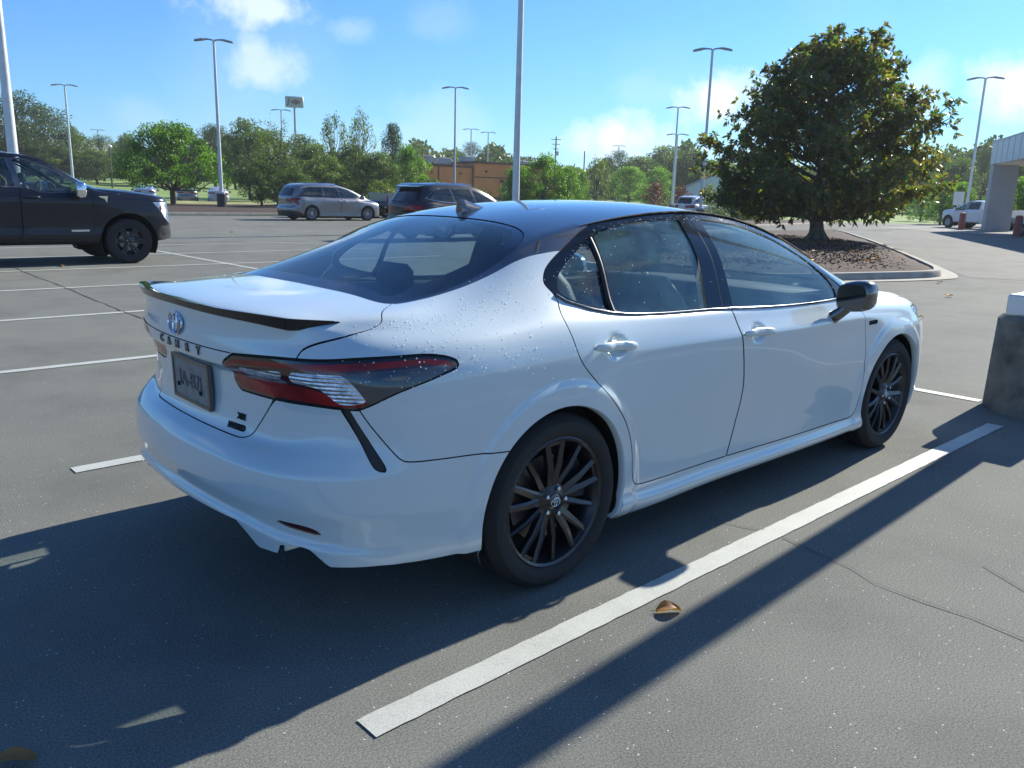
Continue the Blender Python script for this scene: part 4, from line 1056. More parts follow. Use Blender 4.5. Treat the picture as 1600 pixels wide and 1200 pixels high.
def make_vehicle(name, label, cat, tables, body_mat, glass_mat, wheels, wheel_style, R, rim, spec, loc, rz, group=None, res=1.0, liner=True):
    ref, lev, rings, cen = tables
    car = empty(name, loc, rz, label, cat, group)
    A, U, H, C, P, Q, us = shell(ref, lev, rings, 3, 14, cen, ds=.035 * res, dh=.026 * res, dc=.05 * res, smooth=1)
    SA, SC = surf_pair(A, U, H, C, P, Q); Wm = max(y for x, y in ref)
    B = MATS[body_mat]; K = MATS['gloss_black']
    ca = Carver(SA); cc = Carver(SC)
    def side(poly, ymin=.45): return lambda S: np.where(S.V[:, 1] > ymin * Wm, poly_sd(S.V[:, [0, 2]], poly), 1.0)
    def back(poly, xmax): return lambda S: np.where(S.V[:, 0] < xmax, poly_sd(S.V[:, [1, 2]], poly), 1.0)
    def fore(poly, xmin): return lambda S: np.where(S.V[:, 0] > xmin, poly_sd(S.V[:, [1, 2]], poly), 1.0)
    ar = spec.get('arch', R + .05)
    for (cx, cz) in wheels:
        ca.take(lambda S: np.where(S.V[:, 1] > .55 * Wm, np.hypot(S.V[:, 0] - cx, S.V[:, 2] - cz) - ar, 1.0), 0)
    win = [(ca.take(side(smooth_poly(p, 3, sharp=range(len(p))) if 0 else p), .004, seam=False)) for p in spec.get('side_windows', [])]
    frame = ca.take(side(spec['window_band']), .004, seam=False) if 'window_band' in spec else None
    rwin = ca.take(back(spec['rear_window'][0], spec['rear_window'][1]), .006) if 'rear_window' in spec else None
    tails = [ca.take(back(p, x) if k == 'b' else side(p, .3), .004) for k, p, x in spec.get('tails', [])]
    heads = [ca.take(fore(p, x) if k == 'f' else side(p, .3), .004) for k, p, x in spec.get('heads', [])]
    gr = ca.take(fore(spec['grille'][0], spec['grille'][1]), .004) if 'grille' in spec else None
    lows = [ca.take(side(p, .3) if k == 's' else back(p, x), .0) for k, p, x in spec.get('lower', [])]
    doors = [ca.take(side(p), .005) for p in spec.get('doors', [])]
    hood = ca.take(lambda S: -(S.P[:, 1] - 1.0) + np.where(S.V[:, 0] > spec['cowl_x'] - .1, 0, 9) , .004) if 'cowl_x' in spec else None
    ws = cc.take(lambda S: np.maximum(S.P[:, 1] - .955, spec['header_x'] - S.V[:, 0] - .10 * S.P[:, 1]**2 * 0), .006, seam=False)
    blk = cc.take(lambda S: S.V[:, 0] * 0 + 1) if False else None
    surf_obj('body', [ca.S], B, car)
    surf_obj('roof', [cc.S], MATS[spec.get('roof_mat', body_mat)], car)
    surf_obj('windshield', [ws.offset(-.006)] if ws is not None else [], MATS[spec.get('ws_glass', 'glass_car')], car)
    seams = [s.offset(-.006) for s in ca.seam + cc.seam]
    if seams: surf_obj('panel_seams', seams, MATS['seam_black'], car)
    if rwin is not None: surf_obj('rear_window', [rwin.offset(-.006)], MATS[glass_mat], car)
    if hood is not None: surf_obj('hood', [hood], B, car)
    if gr is not None: surf_obj('grille', [gr.offset(-.02)], MATS['black_plastic'], car)
    for (k_, p_, x_), l in zip(spec.get('lower', []), lows):
        if l is None: continue
        if k_ == 'b': surf_obj('lower_trim', [l], MATS[spec.get('trim', 'black_plastic')], car)
        else:
            for s in (1, -1): side_obj('lower_trim', [l], MATS[spec.get('trim', 'black_plastic')], car, s)
    for s in (1, -1):
        dd = [side_obj('door', [d], B, car, s) for d in doors]
        for i, wn in enumerate(win):
            if wn is None: continue
            gm = spec.get('win_mats', [glass_mat] * 9)[i]
            par = car
            side_obj('window', [wn.offset(-.006)], MATS[gm], par, s)
        if frame is not None: side_obj('window_frame', [frame.offset(-.001)], K, car, s)
        for t in tails:
            if t is not None: side_obj('taillight', [t], MATS['lamp_red'], car, s)
        for h in heads:
            if h is not None: side_obj('headlight', [h], MATS['lamp_clear'], car, s)
        for x, z, Lh in spec.get('handles', []):
            yy = float(np.interp(x, [p[0] for p in ref[3:14]], [p[1] for p in ref[3:14]])) + .012
            MB().tube([(x, s * (yy - .02), z), (x + .03, s * (yy + .02), z), (x + Lh - .03, s * (yy + .02), z), (x + Lh, s * (yy - .02), z)], .016, 8).build('door_handle', MATS[spec.get('handle_mat', body_mat)], car, smooth=60)
        if 'mirror' in spec:
            mx, my, mz, ms = spec['mirror']
            mb = MB().box((mx, s * (my + .11), mz), (.10 * ms, .22 * ms, .17 * ms), bev=.035); mb.tube([(mx, s * (my - .06), mz - .06), (mx, s * (my + .04), mz - .03)], .03, 8)
            mo = mb.build('side_mirror', MATS[spec.get('mirror_mat', 'gloss_black')], car, smooth=60)
            MB().box((mx - .052 * ms, s * (my + .11), mz), (.006, .19 * ms, .14 * ms)).build('mirror_glass', MATS['mirror_glass'], mo)
        for (cx, cz) in wheels:
            yy = float(np.interp(cx, [p[0] for p in ref[3:14]], [p[1] for p in ref[3:14]]))
            tw = spec.get('tyre_w', .235)
            wheel(wheel_style, R, rim, tw, (spec.get('rim_mat', 'alloy_silver'), 'chrome'), car, (cx, s * (yy - tw / 2 - .015), R), s, rot=cx)
            an = np.linspace(-.5, pi + .5, 26); ln = MB(); vs = []
            for a in an:
                for rr, q in ((ar + .004, yy - .02), (ar + .03, yy - .45)): vs.append((cx + rr * cos(a), s * q, cz + rr * sin(a)))
            ln.add(vs, [(i * 2, i * 2 + 1, i * 2 + 3, i * 2 + 2) for i in range(25)]); ln.add([(cx + (ar + .03) * cos(a), s * (yy - .45), cz + (ar + .03) * sin(a)) for a in an], [tuple(range(26))])
            ln.build('arch_liner', MATS['under_body'], car)
    x0, x1 = wheels[0][0], wheels[-1][0]; xs = spec.get('floor', (x0 - .5, x1 + .5)); sz = spec.get('floor_z', R * .8)
    MB().box(((xs[0] + xs[1]) / 2, 0, sz), (xs[1] - xs[0], Wm * 1.35, .18)).build('underbody', MATS['under_body'], car)
    for x in spec.get('seats', []):
        for y in (-.38, .38):
            so_ = empty('seat', (x, y, spec.get('seat_z', .6)), parent=car)
            MB().box((0, 0, .30), (.14, .48, .62), bev=.05).build('seat_back', MATS['seat_black'], so_, smooth=50)
            MB().box((0, 0, .72), (.09, .25, .17), bev=.03).build('headrest', MATS['seat_black'], so_, smooth=50)
    if 'dash' in spec:
        x, z = spec['dash']; MB().box((x, 0, z), (.4, Wm * 1.5, .25), bev=.06).build('dashboard', MATS['cabin_black'], car, smooth=50)
        xx = x - .42; pts = [(xx + .07 * sin(a), .38 + .19 * cos(a), z + .06 + .18 * sin(a)) for a in np.linspace(0, 2 * pi, 25)]
        MB().tube(pts, .018, 6, cap=False).tube([(xx, .38, z + .06), (x, .38, z)], .03, 6).build('steering_wheel', MATS['cabin_black'], car, smooth=50)
        MB().box(((spec['floor2'][0] + spec['floor2'][1]) / 2, 0, z - .22), (spec['floor2'][1] - spec['floor2'][0], Wm * 1.62, .05)).build('cabin_floor', MATS['cabin_black'], car)
    return car

# ---- crew-cab pickup: origin under the front axle
TR_REF = [(-3.0,0),(-3.0,.4),(-3.0,.8),(-2.97,.955),(-2.85,1.0),(-2.5,1.0),(-2.2,1.0),(-1.9,1.0),(-1.6,1.0),(-1.3,1.0),(-1.0,1.0),(-.75,1.0),(-.5,1.005),(0,1.015),(.42,1.003),(.68,.945),(.84,.72),(.91,.36),(.93,0)]
def tl(h, i0, i1, i2, z0, z1, z2): return (h, {0: i0, 3: i0, 4: i1, 12: i1, 13: i2, 18: i2}, {0: z0, 12: z1, 13: z1, 15: z2, 18: z2})
TR_LEV = [tl(.17,.10,.14,.08,.36,.36,.42), tl(.24,.05,.05,.03,.42,.41,.48), tl(.33,.03,.01,.008,.52,.52,.56), tl(.45,.02,.022,0,.66,.66,.68), tl(.6,.01,.018,0,.84,.84,.82),
          tl(.74,.005,.004,.004,1.00,1.00,.93), tl(.84,.005,0,.02,1.12,1.10,1.02), (.90,{0:.01,4:.008,12:.012,13:.03,18:.02},{0:1.19,12:1.17,13:1.17,15:1.12,18:1.11}),
          (.975,{0:.02,4:.035,12:.045,13:.10,15:.065,18:.05},{0:1.27,10:1.24,12:1.235,13:1.245,15:1.20,18:1.19})]
TR_RAIL = [(-2.88,0,1.87),(-2.88,.35,1.865),(-2.88,.60,1.855),(-2.86,.70,1.85),(-2.78,.725,1.875),(-2.5,.732,1.895),(-2.2,.735,1.90),(-1.95,.735,1.90),(-1.65,.735,1.885),(-1.35,.745,1.825),
           (-1.1,.765,1.70),(-.88,.795,1.555),(-.70,.825,1.43),(-.58,.835,1.36),(-.46,.78,1.345),(-.38,.60,1.355),(-.34,.40,1.36),(-.32,.20,1.365),(-.32,0,1.37)]
TR_MID = [(-2.97,0,1.58),(-2.97,.37,1.58),(-2.965,.70,1.575),(-2.94,.82,1.57),(-2.84,.865,1.575),(-2.5,.885,1.585),(-2.2,.888,1.59),(-1.92,.888,1.59),(-1.62,.888,1.58),(-1.32,.892,1.55),(-1.05,.90,1.49),(-.82,.91,1.42),(-.6,.92,1.345),(-.28,.90,1.285),(.10,.80,1.30),(.30,.60,1.30),(.38,.38,1.30),(.41,.19,1.305),(.42,0,1.31)]
TR_CEN = [(-2.88,1.875),(-2.76,1.925),(-2.5,1.95),(-2.2,1.955),(-1.95,1.95),(-1.68,1.93),(-1.42,1.87),(-1.15,1.78),(-.92,1.665),(-.68,1.54),(-.45,1.43),(-.32,1.37)]
def truck(label, paint_, glass_, loc, rz, rims='alloy_black', trim='deep_blue_black', group=None, res=1.0, bumper='dark_chrome'):
    spec = dict(arch=.50, cowl_x=-.30, header_x=-1.42, tyre_w=.27, rim_mat=rims, floor=(-4.5, .6), floor_z=.52, mirror=(-.83, 1.0, 1.32, 1.6), mirror_mat='chrome' if bumper != 'dark_chrome' or 1 else paint_,
        window_band=[(-2.78,1.33),(-2.72,1.78),(-2.62,1.84),(-1.62,1.835),(-1.32,1.755),(-1.02,1.585),(-.70,1.385),(-.66,1.27),(-1.36,1.25),(-1.60,1.33)],
        side_windows=[[(-2.72,1.355),(-2.66,1.76),(-2.58,1.80),(-1.86,1.80),(-1.78,1.365)],
                      [(-1.68,1.355),(-1.76,1.795),(-1.62,1.79),(-1.36,1.73),(-1.08,1.575),(-.82,1.41),(-.84,1.29),(-1.34,1.275),(-1.56,1.345)]],
        win_mats=['glass_privacy', 'glass_car'],
        doors=[[(-2.86,1.36),(-2.88,.52),(-2.62,.46),(-1.82,.46),(-1.74,.60),(-1.73,1.36)], [(-1.72,1.36),(-1.73,.60),(-1.80,.46),(-.72,.46),(-.60,.62),(-.58,1.20),(-.68,1.33)]],
        handles=[(-1.72 - .98, 1.19, .22), (-1.68, 1.18, .24)], handle_mat=paint_,
        heads=[('s', [(.44,1.13),(1.0,1.13),(1.0,.72),(.76,.74),(.68,.82),(.58,.98)], 0)],
        grille=([(-.1,.62),(.66,.62),(.70,1.02),(-.1,1.03)], .6),
        lower=[('s', [(-2.9,.30),(-2.9,.45),(-.55,.45),(-.45,.30)], 0), ('s', [(.56,.30),(.50,.60),(.60,.70),(1.0,.66),(1.0,.3)], 0)], trim='black_plastic',
        rear_window=([(-.1,1.40),(.56,1.40),(.60,1.75),(-.1,1.78)], -2.7), seats=(-1.55, -2.55), seat_z=.78, dash=(-.75, 1.20), floor2=(-2.8, -.6))
    spec['mirror_mat'] = 'chrome'
    t = make_vehicle('pickup_truck', label, 'pickup truck', (TR_REF, TR_LEV, [(1.15, TR_MID), (1.36, TR_RAIL)], TR_CEN), paint_, glass_, [(0, .42)], 'six', .41, .262, spec, loc, rz, group, res)
    B = MATS[paint_]
    # cargo bed
    bed = empty('cargo_bed', (0, 0, 0), parent=t); xa, xb, wx = -3.03, -4.72, -3.68
    arc = [(wx + .50 * cos(a), .42 + .50 * sin(a)) for a in np.linspace(-.1, pi + .1, 20)]
    poly = [(xa, .40)] + [(xa, 1.36), (xb, 1.36), (xb + .02, .62), (xb + .05, .50), (wx - .56, .46)] + arc[::-1] + [(wx + .56, .40)]
    for s in (1, -1):
        MB().prism([(x, s * 1.0, z) for x, z in poly], (0, -s * .07, 0)).build('bed_side', B, bed)
        MB().tube([(wx + .51 * cos(a), s * 1.0, .42 + .51 * sin(a)) for a in np.linspace(0, pi, 24)], .022, 6).build('arch_lip', B, bed, smooth=60)
        MB().box((xb - .005, s * .94, 1.02), (.03, .10, .36), bev=.01).build('taillight', MATS['lamp_red'], bed)
        yy = .885 - .02; wheel('six', .41, .262, .27, (rims, 'chrome'), t, (wx, s * .855, .41), s, rot=.4)
    MB().box((xb + .03, 0, .98), (.06, 1.84, .74), bev=.015).build('tailgate', B, bed, smooth=40)
    MB().box((xa - .03, 0, 1.0), (.05, 1.86, .70)).box(((xa + xb) / 2, 0, .78), (1.6, 1.86, .06)).build('bed_liner', MATS['black_plastic'], bed)
    MB().box((xb - .10, 0, .60), (.16, 1.90, .20), bev=.04).build('rear_bumper', MATS[bumper], t, smooth=50)
    pl_ = [(.96, 0), (.94, .40), (.86, .70), (.72, .90), (.56, .985), (.50, .985), (.50, 0)]; fbm = MB()
    for k_, (z_, g_) in enumerate(((.44, .93), (.50, 1.0), (.66, 1.0), (.71, .95))): fbm.v += [(.5 + (x_ - .5) * g_, y_ * s_, z_) for s_, seq in ((1, pl_), (-1, pl_[-2:0:-1])) for x_, y_ in seq]
    nn_ = len(fbm.v) // 4; fbm.f = [(r_ * nn_ + i_, r_ * nn_ + (i_ + 1) % nn_, (r_ + 1) * nn_ + (i_ + 1) % nn_, (r_ + 1) * nn_ + i_) for r_ in range(3) for i_ in range(nn_)] + [tuple(range(nn_))[::-1], tuple(range(3 * nn_, 4 * nn_))]
    fbm.build('front_bumper', MATS[bumper], t, smooth=40)
    MB().box((xb - .012, 0, .80), (.01, .30, .15)).build('licence_plate', MATS['plate_metal'], t)
    return t

truck_black = truck('black pickup truck parked two stalls beyond the white sedan, cut off by the left edge', 'deep_blue_black', 'glass_car', (3.20, 14.27, 0), 0, bumper='black_plastic')
for s in (1, -1):   # bright trim on both flanks
    MB().box((-.84, s * 1.016, .61), (.30, .012, .035), bev=.004).build('side_badge', MATS['chrome'], truck_black, smooth=40)
    MB().prism([(-.50, s * 1.012, 1.215), (-.34, s * 1.012, 1.22), (-.36, s * 1.012, 1.10), (-.40, s * 1.012, 1.17), (-.48, s * 1.012, 1.20)], (0, s * .012, 0)).build('fender_badge', MATS['chrome'], truck_black)
    MB().tube([(-1.775, s * .905, 1.37), (-1.80, s * .87, 1.5), (-1.83, s * .80, 1.72), (-1.845, s * .77, 1.79)], .014, 6).build('pillar_strip', MATS['chrome'], truck_black, smooth=60)
    MB().box((.60, s * .955, .94), (.05, .03, .22), bev=.008).build('side_marker', MATS['orange_lamp'], truck_black)
truck('white pickup truck parked behind the canopy pier, its tailgate turned towards the camera', 'plain_white', 'glass_privacy', (62.6, 19.6, 0), rad(60), rims='alloy_silver', res=1.8, bumper='dark_chrome')
truck('pale grey pickup truck standing between the minivan and the dark crossover, mostly hidden', 'silver_grey', 'glass_privacy', (28.7, 36.3, 0), 0, rims='alloy_silver', res=1.8)

# ---- minivan
def vans():
    rail = [(-.62,0,1.60),(-.62,.28,1.595),(-.60,.50,1.575),(-.56,.60,1.555),(-.44,.635,1.60),(-.22,.645,1.625),(.05,.65,1.64),(.45,.655,1.655),(.9,.66,1.66),(1.4,.66,1.645),(1.85,.665,1.575),(2.25,.69,1.45),(2.65,.73,1.27),(2.98,.76,1.12),(3.08,.70,1.07),(3.14,.52,1.07),(3.17,.35,1.075),(3.18,.18,1.08),(3.18,0,1.08)]
    cen = [(-.62,1.61),(-.48,1.665),(-.22,1.70),(.05,1.72),(.45,1.735),(.9,1.735),(1.4,1.72),(1.9,1.62),(2.35,1.44),(2.75,1.27),(3.0,1.16),(3.18,1.08)]
    top = {0:1.02, 3:1.03, 5:1.07, 8:1.07, 12:1.0, 13:.96, 15:.90, 18:.86}
    T = warp_tables(-1.05, 4.10, .985, 3.06, .18, top, rail, cen)
    spec = dict(arch=.40, cowl_x=3.1, header_x=1.70, mirror=(2.66, .99, 1.10, 1.15), mirror_mat='silver_grey',
        window_band=[(-.66,1.10),(-.30,1.47),(-.05,1.545),(1.55,1.555),(2.05,1.46),(2.55,1.26),(2.82,1.11),(1.9,1.055),(.2,1.08)],
        side_windows=[[(-.52,1.125),(-.20,1.45),(.02,1.515),(.62,1.53),(.66,1.10),(.1,1.10)], [(.76,1.10),(.72,1.53),(1.42,1.53),(1.52,1.09)], [(1.62,1.085),(1.52,1.52),(1.62,1.515),(2.0,1.43),(2.45,1.25),(2.62,1.11)]],
        win_mats=['glass_privacy', 'glass_privacy', 'glass_car'], rear_window=([(-.1,1.12),(.62,1.14),(.55,1.46),(-.1,1.50)], -.3),
        doors=[[(.70,1.06),(.55,.75),(.45,.50),(.42,.30),(1.52,.30),(1.58,1.06)], [(1.60,1.06),(1.54,.30),(2.45,.30),(2.60,.62),(2.62,1.03)]],
        handles=[(1.38,.93,.16),(1.72,.92,.18)], tails=[('s', [(-1.2,.80),(-1.2,.98),(-.62,1.03),(-.50,1.04),(-.70,.90),(-.62,.70),(-.72,.74),(-.85,.90)], 0)],
        heads=[('s', [(3.55,.80),(3.9,.83),(4.2,.80),(4.2,.66),(3.85,.68)], 0)], grille=([(-.1,.30),(.6,.30),(.62,.56),(-.1,.58)], 3.7),
        lower=[('s', [(-1.2,.1),(-1.2,.42),(-.62,.40),(-.42,.30),(-.42,.1)], 0), ('b', [(-.1,.1),(1.1,.1),(1.1,.42),(-.1,.45)], -.6)],
        seats=(1.5, .7), dash=(2.55, 1.0), floor2=(-.5, 2.6), floor=(-.9, 3.7))
    v = make_vehicle('minivan', 'silver grey minivan parked along the far kerb with dark rear glass', 'minivan', T, 'silver_grey', 'glass_privacy', [(0, .34), (3.06, .34)], 'ten', .345, .235, spec, (17.68, 33.28, 0), 0, res=1.2)
    for s in (1, -1): MB().tube([(-.35, s * .66, 1.66), (-.2, s * .64, 1.70), (1.2, s * .64, 1.735), (1.4, s * .66, 1.69)], .016, 6).build('roof_rail', MATS['chrome'], v, smooth=60)
    # crossover
    rail = [(-.60,0,1.62),(-.60,.28,1.615),(-.58,.50,1.60),(-.54,.585,1.585),(-.42,.62,1.625),(-.20,.635,1.65),(.05,.64,1.665),(.4,.645,1.675),(.85,.65,1.675),(1.25,.65,1.645),(1.6,.66,1.56),(1.95,.69,1.42),(2.25,.73,1.27),(2.5,.75,1.15),(2.6,.69,1.11),(2.66,.52,1.11),(2.68,.35,1.115),(2.69,.18,1.12),(2.69,0,1.12)]
    cen = [(-.60,1.63),(-.46,1.69),(-.2,1.72),(.05,1.735),(.4,1.745),(.85,1.745),(1.25,1.71),(1.65,1.60),(2.0,1.44),(2.3,1.30),(2.55,1.18),(2.69,1.12)]
    top = {0:1.04, 3:1.06, 5:1.13, 8:1.10, 12:1.05, 13:1.02, 15:.97, 18:.93}
    T = warp_tables(-1.10, 3.80, .955, 2.85, .22, top, rail, cen)
    spec = dict(arch=.42, cowl_x=2.6, header_x=1.42, mirror=(2.15, .96, 1.15, 1.1), mirror_mat='dark_navy',
        side_windows=[[(-.58,1.22),(-.30,1.45),(.0,1.545),(.34,1.56),(.44,1.16),(-.2,1.18)], [(.52,1.16),(.42,1.56),(1.14,1.56),(1.28,1.13)], [(1.36,1.13),(1.24,1.55),(1.55,1.46),(1.9,1.31),(2.12,1.15)]],
        window_band=[(-.66,1.20),(-.36,1.46),(-.02,1.575),(1.2,1.585),(1.6,1.475),(1.98,1.31),(2.2,1.13),(1.3,1.10),(.4,1.13)],
        rear_window=([(-.1,1.15),(.66,1.18),(.56,1.52),(-.1,1.54)], -.35),
        doors=[[(.46,1.11),(.40,.80),(.42,.33),(1.20,.33),(1.28,1.10)], [(1.30,1.10),(1.23,.33),(2.15,.33),(2.25,.7),(2.22,1.08)]], handles=[(.98,.97,.18),(1.9-.5,.96,.18)],
        tails=[('s', [(-1.3,.86),(-1.3,1.03),(-.80,1.07),(-.62,1.06),(-.85,.93)], 0), ('b', [(.35,.90),(1.1,.86),(1.1,1.03),(.35,1.0)], -.7)], heads=[('s', [(3.2,.90),(3.5,.92),(3.9,.88),(3.9,.78),(3.5,.80)], 0)],
        lower=[('s', [(-1.3,.1),(-1.3,.45),(-.55,.42),(-.44,.3),(-.44,.1)], 0), ('b', [(-.1,.1),(1.1,.1),(1.1,.5),(-.1,.52)], -.6)], seats=(1.3, .4), dash=(2.2, 1.02), floor2=(-.5, 2.2), floor=(-.9, 3.3))
    c = make_vehicle('crossover', 'dark blue crossover parked beyond the white sedan with its tailgate towards the camera', 'crossover', T, 'dark_navy', 'glass_privacy', [(0, .37), (2.85, .37)], 'ten', .37, .25, spec, (13.55, 18.0, 0), 0, res=1.2)
    sp = MB(); sp.prism([(-.76, -.60, 1.585), (-.50, -.62, 1.625), (-.50, .62, 1.625), (-.76, .60, 1.585)], (0, 0, .022)); sp.build('roof_spoiler', MATS['satin_black'], c)
    for s in (1, -1):
        MB().tube([(-.62, s * .80, 1.30), (-.50, s * .845, 1.24), (-.15, s * .88, 1.185), (.45, s * .895, 1.15), (1.3, s * .90, 1.115), (2.15, s * .88, 1.125)], .012, 6).build('window_trim', MATS['chrome'], c, smooth=60)
        MB().tube([(-.35, s * .63, 1.66), (-.1, s * .62, 1.71), (1.0, s * .62, 1.73), (1.3, s * .64, 1.68)], .015, 6).build('roof_rail', MATS['chrome'], c, smooth=60)
    return v, c
VAN, CROSS = vans()
WSUV = copy_tree(CROSS, (48.8, 33.2, 0), 0, 'white crossover seen over the sedan roof, left of the magnolia')

# ---- small plain saloon, shared by every distant car
def small_car():
    T = (SED_REF, SED_LEV, SED_RINGS, SED_CEN)
    spec = dict(arch=.37, cowl_x=2.6, header_x=1.4, mirror=(2.03, .93, .98, 1.0), mirror_mat='plain_white',
        side_windows=[[(.12,1.08),(.24,1.20),(.42,1.28),(1.0,1.34),(.95,1.01),(.4,1.02)], [(1.12,1.01),(1.18,1.34),(1.5,1.31),(1.85,1.20),(2.08,1.06),(2.05,.99)]],
        tails=[('s', [(-1.2,.80),(-1.2,.93),(-.5,.92),(-.75,.82)], 0)], heads=[('s', [(3.1,.80),(3.9,.84),(3.9,.68),(3.3,.70)], 0)], seats=(1.2, .3), seat_z=.35, floor=(-.7, 3.4))
    return make_vehicle('parked_car', 'white', 'car', T, 'plain_white', 'glass_privacy', [(0, .335), (2.845, .335)], 'ten', .335, .23, spec, (0, 0, 0), 0, group=None, res=2.2)
SC0 = small_car()
def recolour(root, old, new):
    for c in [c for c in bpy.data.objects if c.parent == root]:
        if c.type == 'MESH' and c.data.materials and c.data.materials[0] == MATS[old]:
            c.data = c.data.copy(); c.data.materials[0] = MATS[new]
        recolour(c, old, new)

recolour(WSUV, 'dark_navy', 'plain_white')
# ---------------------------------------------------------------- foliage
def leaf_mat(name, c0, c1, c2=None, under=None, gloss=.45, trans=.35, spec=.4):
    m, t, b = new_mat(name)
    setp(b, Roughness=gloss, Specular_IOR_Level=spec)
    at = nd(t, 'ShaderNodeAttribute', attribute_name='tone'); oi = nd(t, 'ShaderNodeObjectInfo')
    ad = nd(t, 'ShaderNodeMath', operation='MULTIPLY_ADD'); t.links.new(oi.outputs['Random'], ad.inputs[0]); ad.inputs[1].default_value = .25
    t.links.new(at.outputs['Fac'], ad.inputs[2])
    st = [(.1, c0), (.75, c1)] + ([(1.0, c2)] if c2 else [])
    col = ramp(t, ad.outputs[0], st)
    if under:
        g = nd(t, 'ShaderNodeNewGeometry'); mx = nd(t, 'ShaderNodeMix', data_type='RGBA')
        t.links.new(g.outputs['Backfacing'], mx.inputs['Factor']); t.links.new(col, mx.inputs[6]); mx.inputs[7].default_value = (*under, 1); col = mx.outputs[2]
    t.links.new(col, b.inputs['Base Color'])
    tr = nd(t, 'ShaderNodeBsdfTranslucent'); hs = nd(t, 'ShaderNodeMix', data_type='RGBA', blend_type='MULTIPLY'); hs.inputs['Factor'].default_value = 1
    t.links.new(col, hs.inputs[6]); hs.inputs[7].default_value = (1.5, 1.9, .55, 1); t.links.new(hs.outputs[2], tr.inputs[0])
    ms = nd(t, 'ShaderNodeMixShader'); ms.inputs[0].default_value = trans
    o = t.nodes['Material Output']; t.links.new(b.outputs[0], ms.inputs[1]); t.links.new(tr.outputs[0], ms.inputs[2]); t.links.new(ms.outputs[0], o.inputs[0])
    return m
leaf_mat('leaf_broad', (.036, .060, .020), (.095, .135, .042), (.15, .19, .06), trans=.42)
leaf_mat('leaf_bright', (.055, .115, .018), (.140, .240, .042), (.20, .30, .06), trans=.5)
leaf_mat('leaf_pine', (.022, .045, .018), (.055, .095, .035), (.08, .12, .045), trans=.3)
leaf_mat('leaf_olive', (.060, .085, .026), (.130, .160, .055), (.18, .18, .07), trans=.45)
leaf_mat('leaf_yellow', (.08, .11, .02), (.19, .21, .04), (.28, .26, .07))
leaf_mat('leaf_red', (.06, .012, .014), (.13, .025, .03), (.17, .05, .06))
leaf_mat('leaf_magnolia', (.046, .082, .034), (.105, .155, .045), (.26, .22, .045), under=(.18, .125, .050), gloss=.32, trans=.48, spec=.6)
simple('petal', (.55, .38, .40), .7)
simple('bark', (.085, .065, .05), .95, vary=.35, vscale=9, bump=.6, bscale=22)
simple('bark_grey', (.13, .12, .10), .95, vary=.3, vscale=9, bump=.6, bscale=22)

def leaf_mesh(name, cen, axis, length, width, rng, mats, mat_idx=None, droop=0., tone=None, fold=.25):
    """one folded two-quad leaf per centre. cen (n,3), axis (n,3) growing direction"""
    n = len(cen); axis = axis / np.maximum(np.linalg.norm(axis, axis=1), 1e-9)[:, None]
    r = rng.normal(size=(n, 3)); s = np.cross(axis, r); s /= np.maximum(np.linalg.norm(s, axis=1), 1e-9)[:, None]; u = np.cross(s, axis)
    flip = np.where(u[:, 2] < 0, -1, 1)[:, None]; u *= flip
    L = length * rng.uniform(.7, 1.25, (n, 1)); Wd = width * rng.uniform(.75, 1.25, (n, 1))
    a = cen; b = cen + axis * L; mid = cen + axis * L * .5 - u * fold * Wd; b = b - np.array([0, 0, 1]) * droop * L
    V = np.stack([a, mid + s * Wd * .5 + u * fold * Wd, b, mid - s * Wd * .5 + u * fold * Wd], 1).reshape(-1, 3)
    me = bpy.data.meshes.new(name)
    me.vertices.add(4 * n); me.vertices.foreach_set('co', V.ravel())
    idx = np.arange(4 * n).reshape(n, 4); tri = np.stack([idx[:, [0, 1, 2]], idx[:, [0, 2, 3]]], 1).reshape(-1)
    me.loops.add(6 * n); me.loops.foreach_set('vertex_index', tri.astype(np.int32))
    me.polygons.add(2 * n); me.polygons.foreach_set('loop_start', np.arange(0, 6 * n, 3).astype(np.int32)); me.polygons.foreach_set('loop_total', np.full(2 * n, 3, np.int32))
    for m_ in mats: me.materials.append(MATS[m_])
    if mat_idx is not None: me.polygons.foreach_set('material_index', np.repeat(mat_idx, 2).astype(np.int32))
    me.update(calc_edges=True)
    at = me.attributes.new('tone', 'FLOAT', 'POINT'); t = rng.uniform(0, .75, n) if tone is None else tone
    at.data.foreach_set('value', np.repeat(t, 4).astype(np.float32))
    return me

def limb(mb, p0, p1, r0, r1, rng, n=5, wob=.06, seg=7):
    p0, p1 = np.array(p0, float), np.array(p1, float); L = np.linalg.norm(p1 - p0); pts = []
    for i in range(n + 1):
        t = i / n; q = p0 * (1 - t) + p1 * t; q = q + rng.normal(size=3) * wob * L * sin(pi * t); pts.append(tuple(q))
    mb.tube(pts, [r0 + (r1 - r0) * (i / n) for i in range(n + 1)], seg); return pts

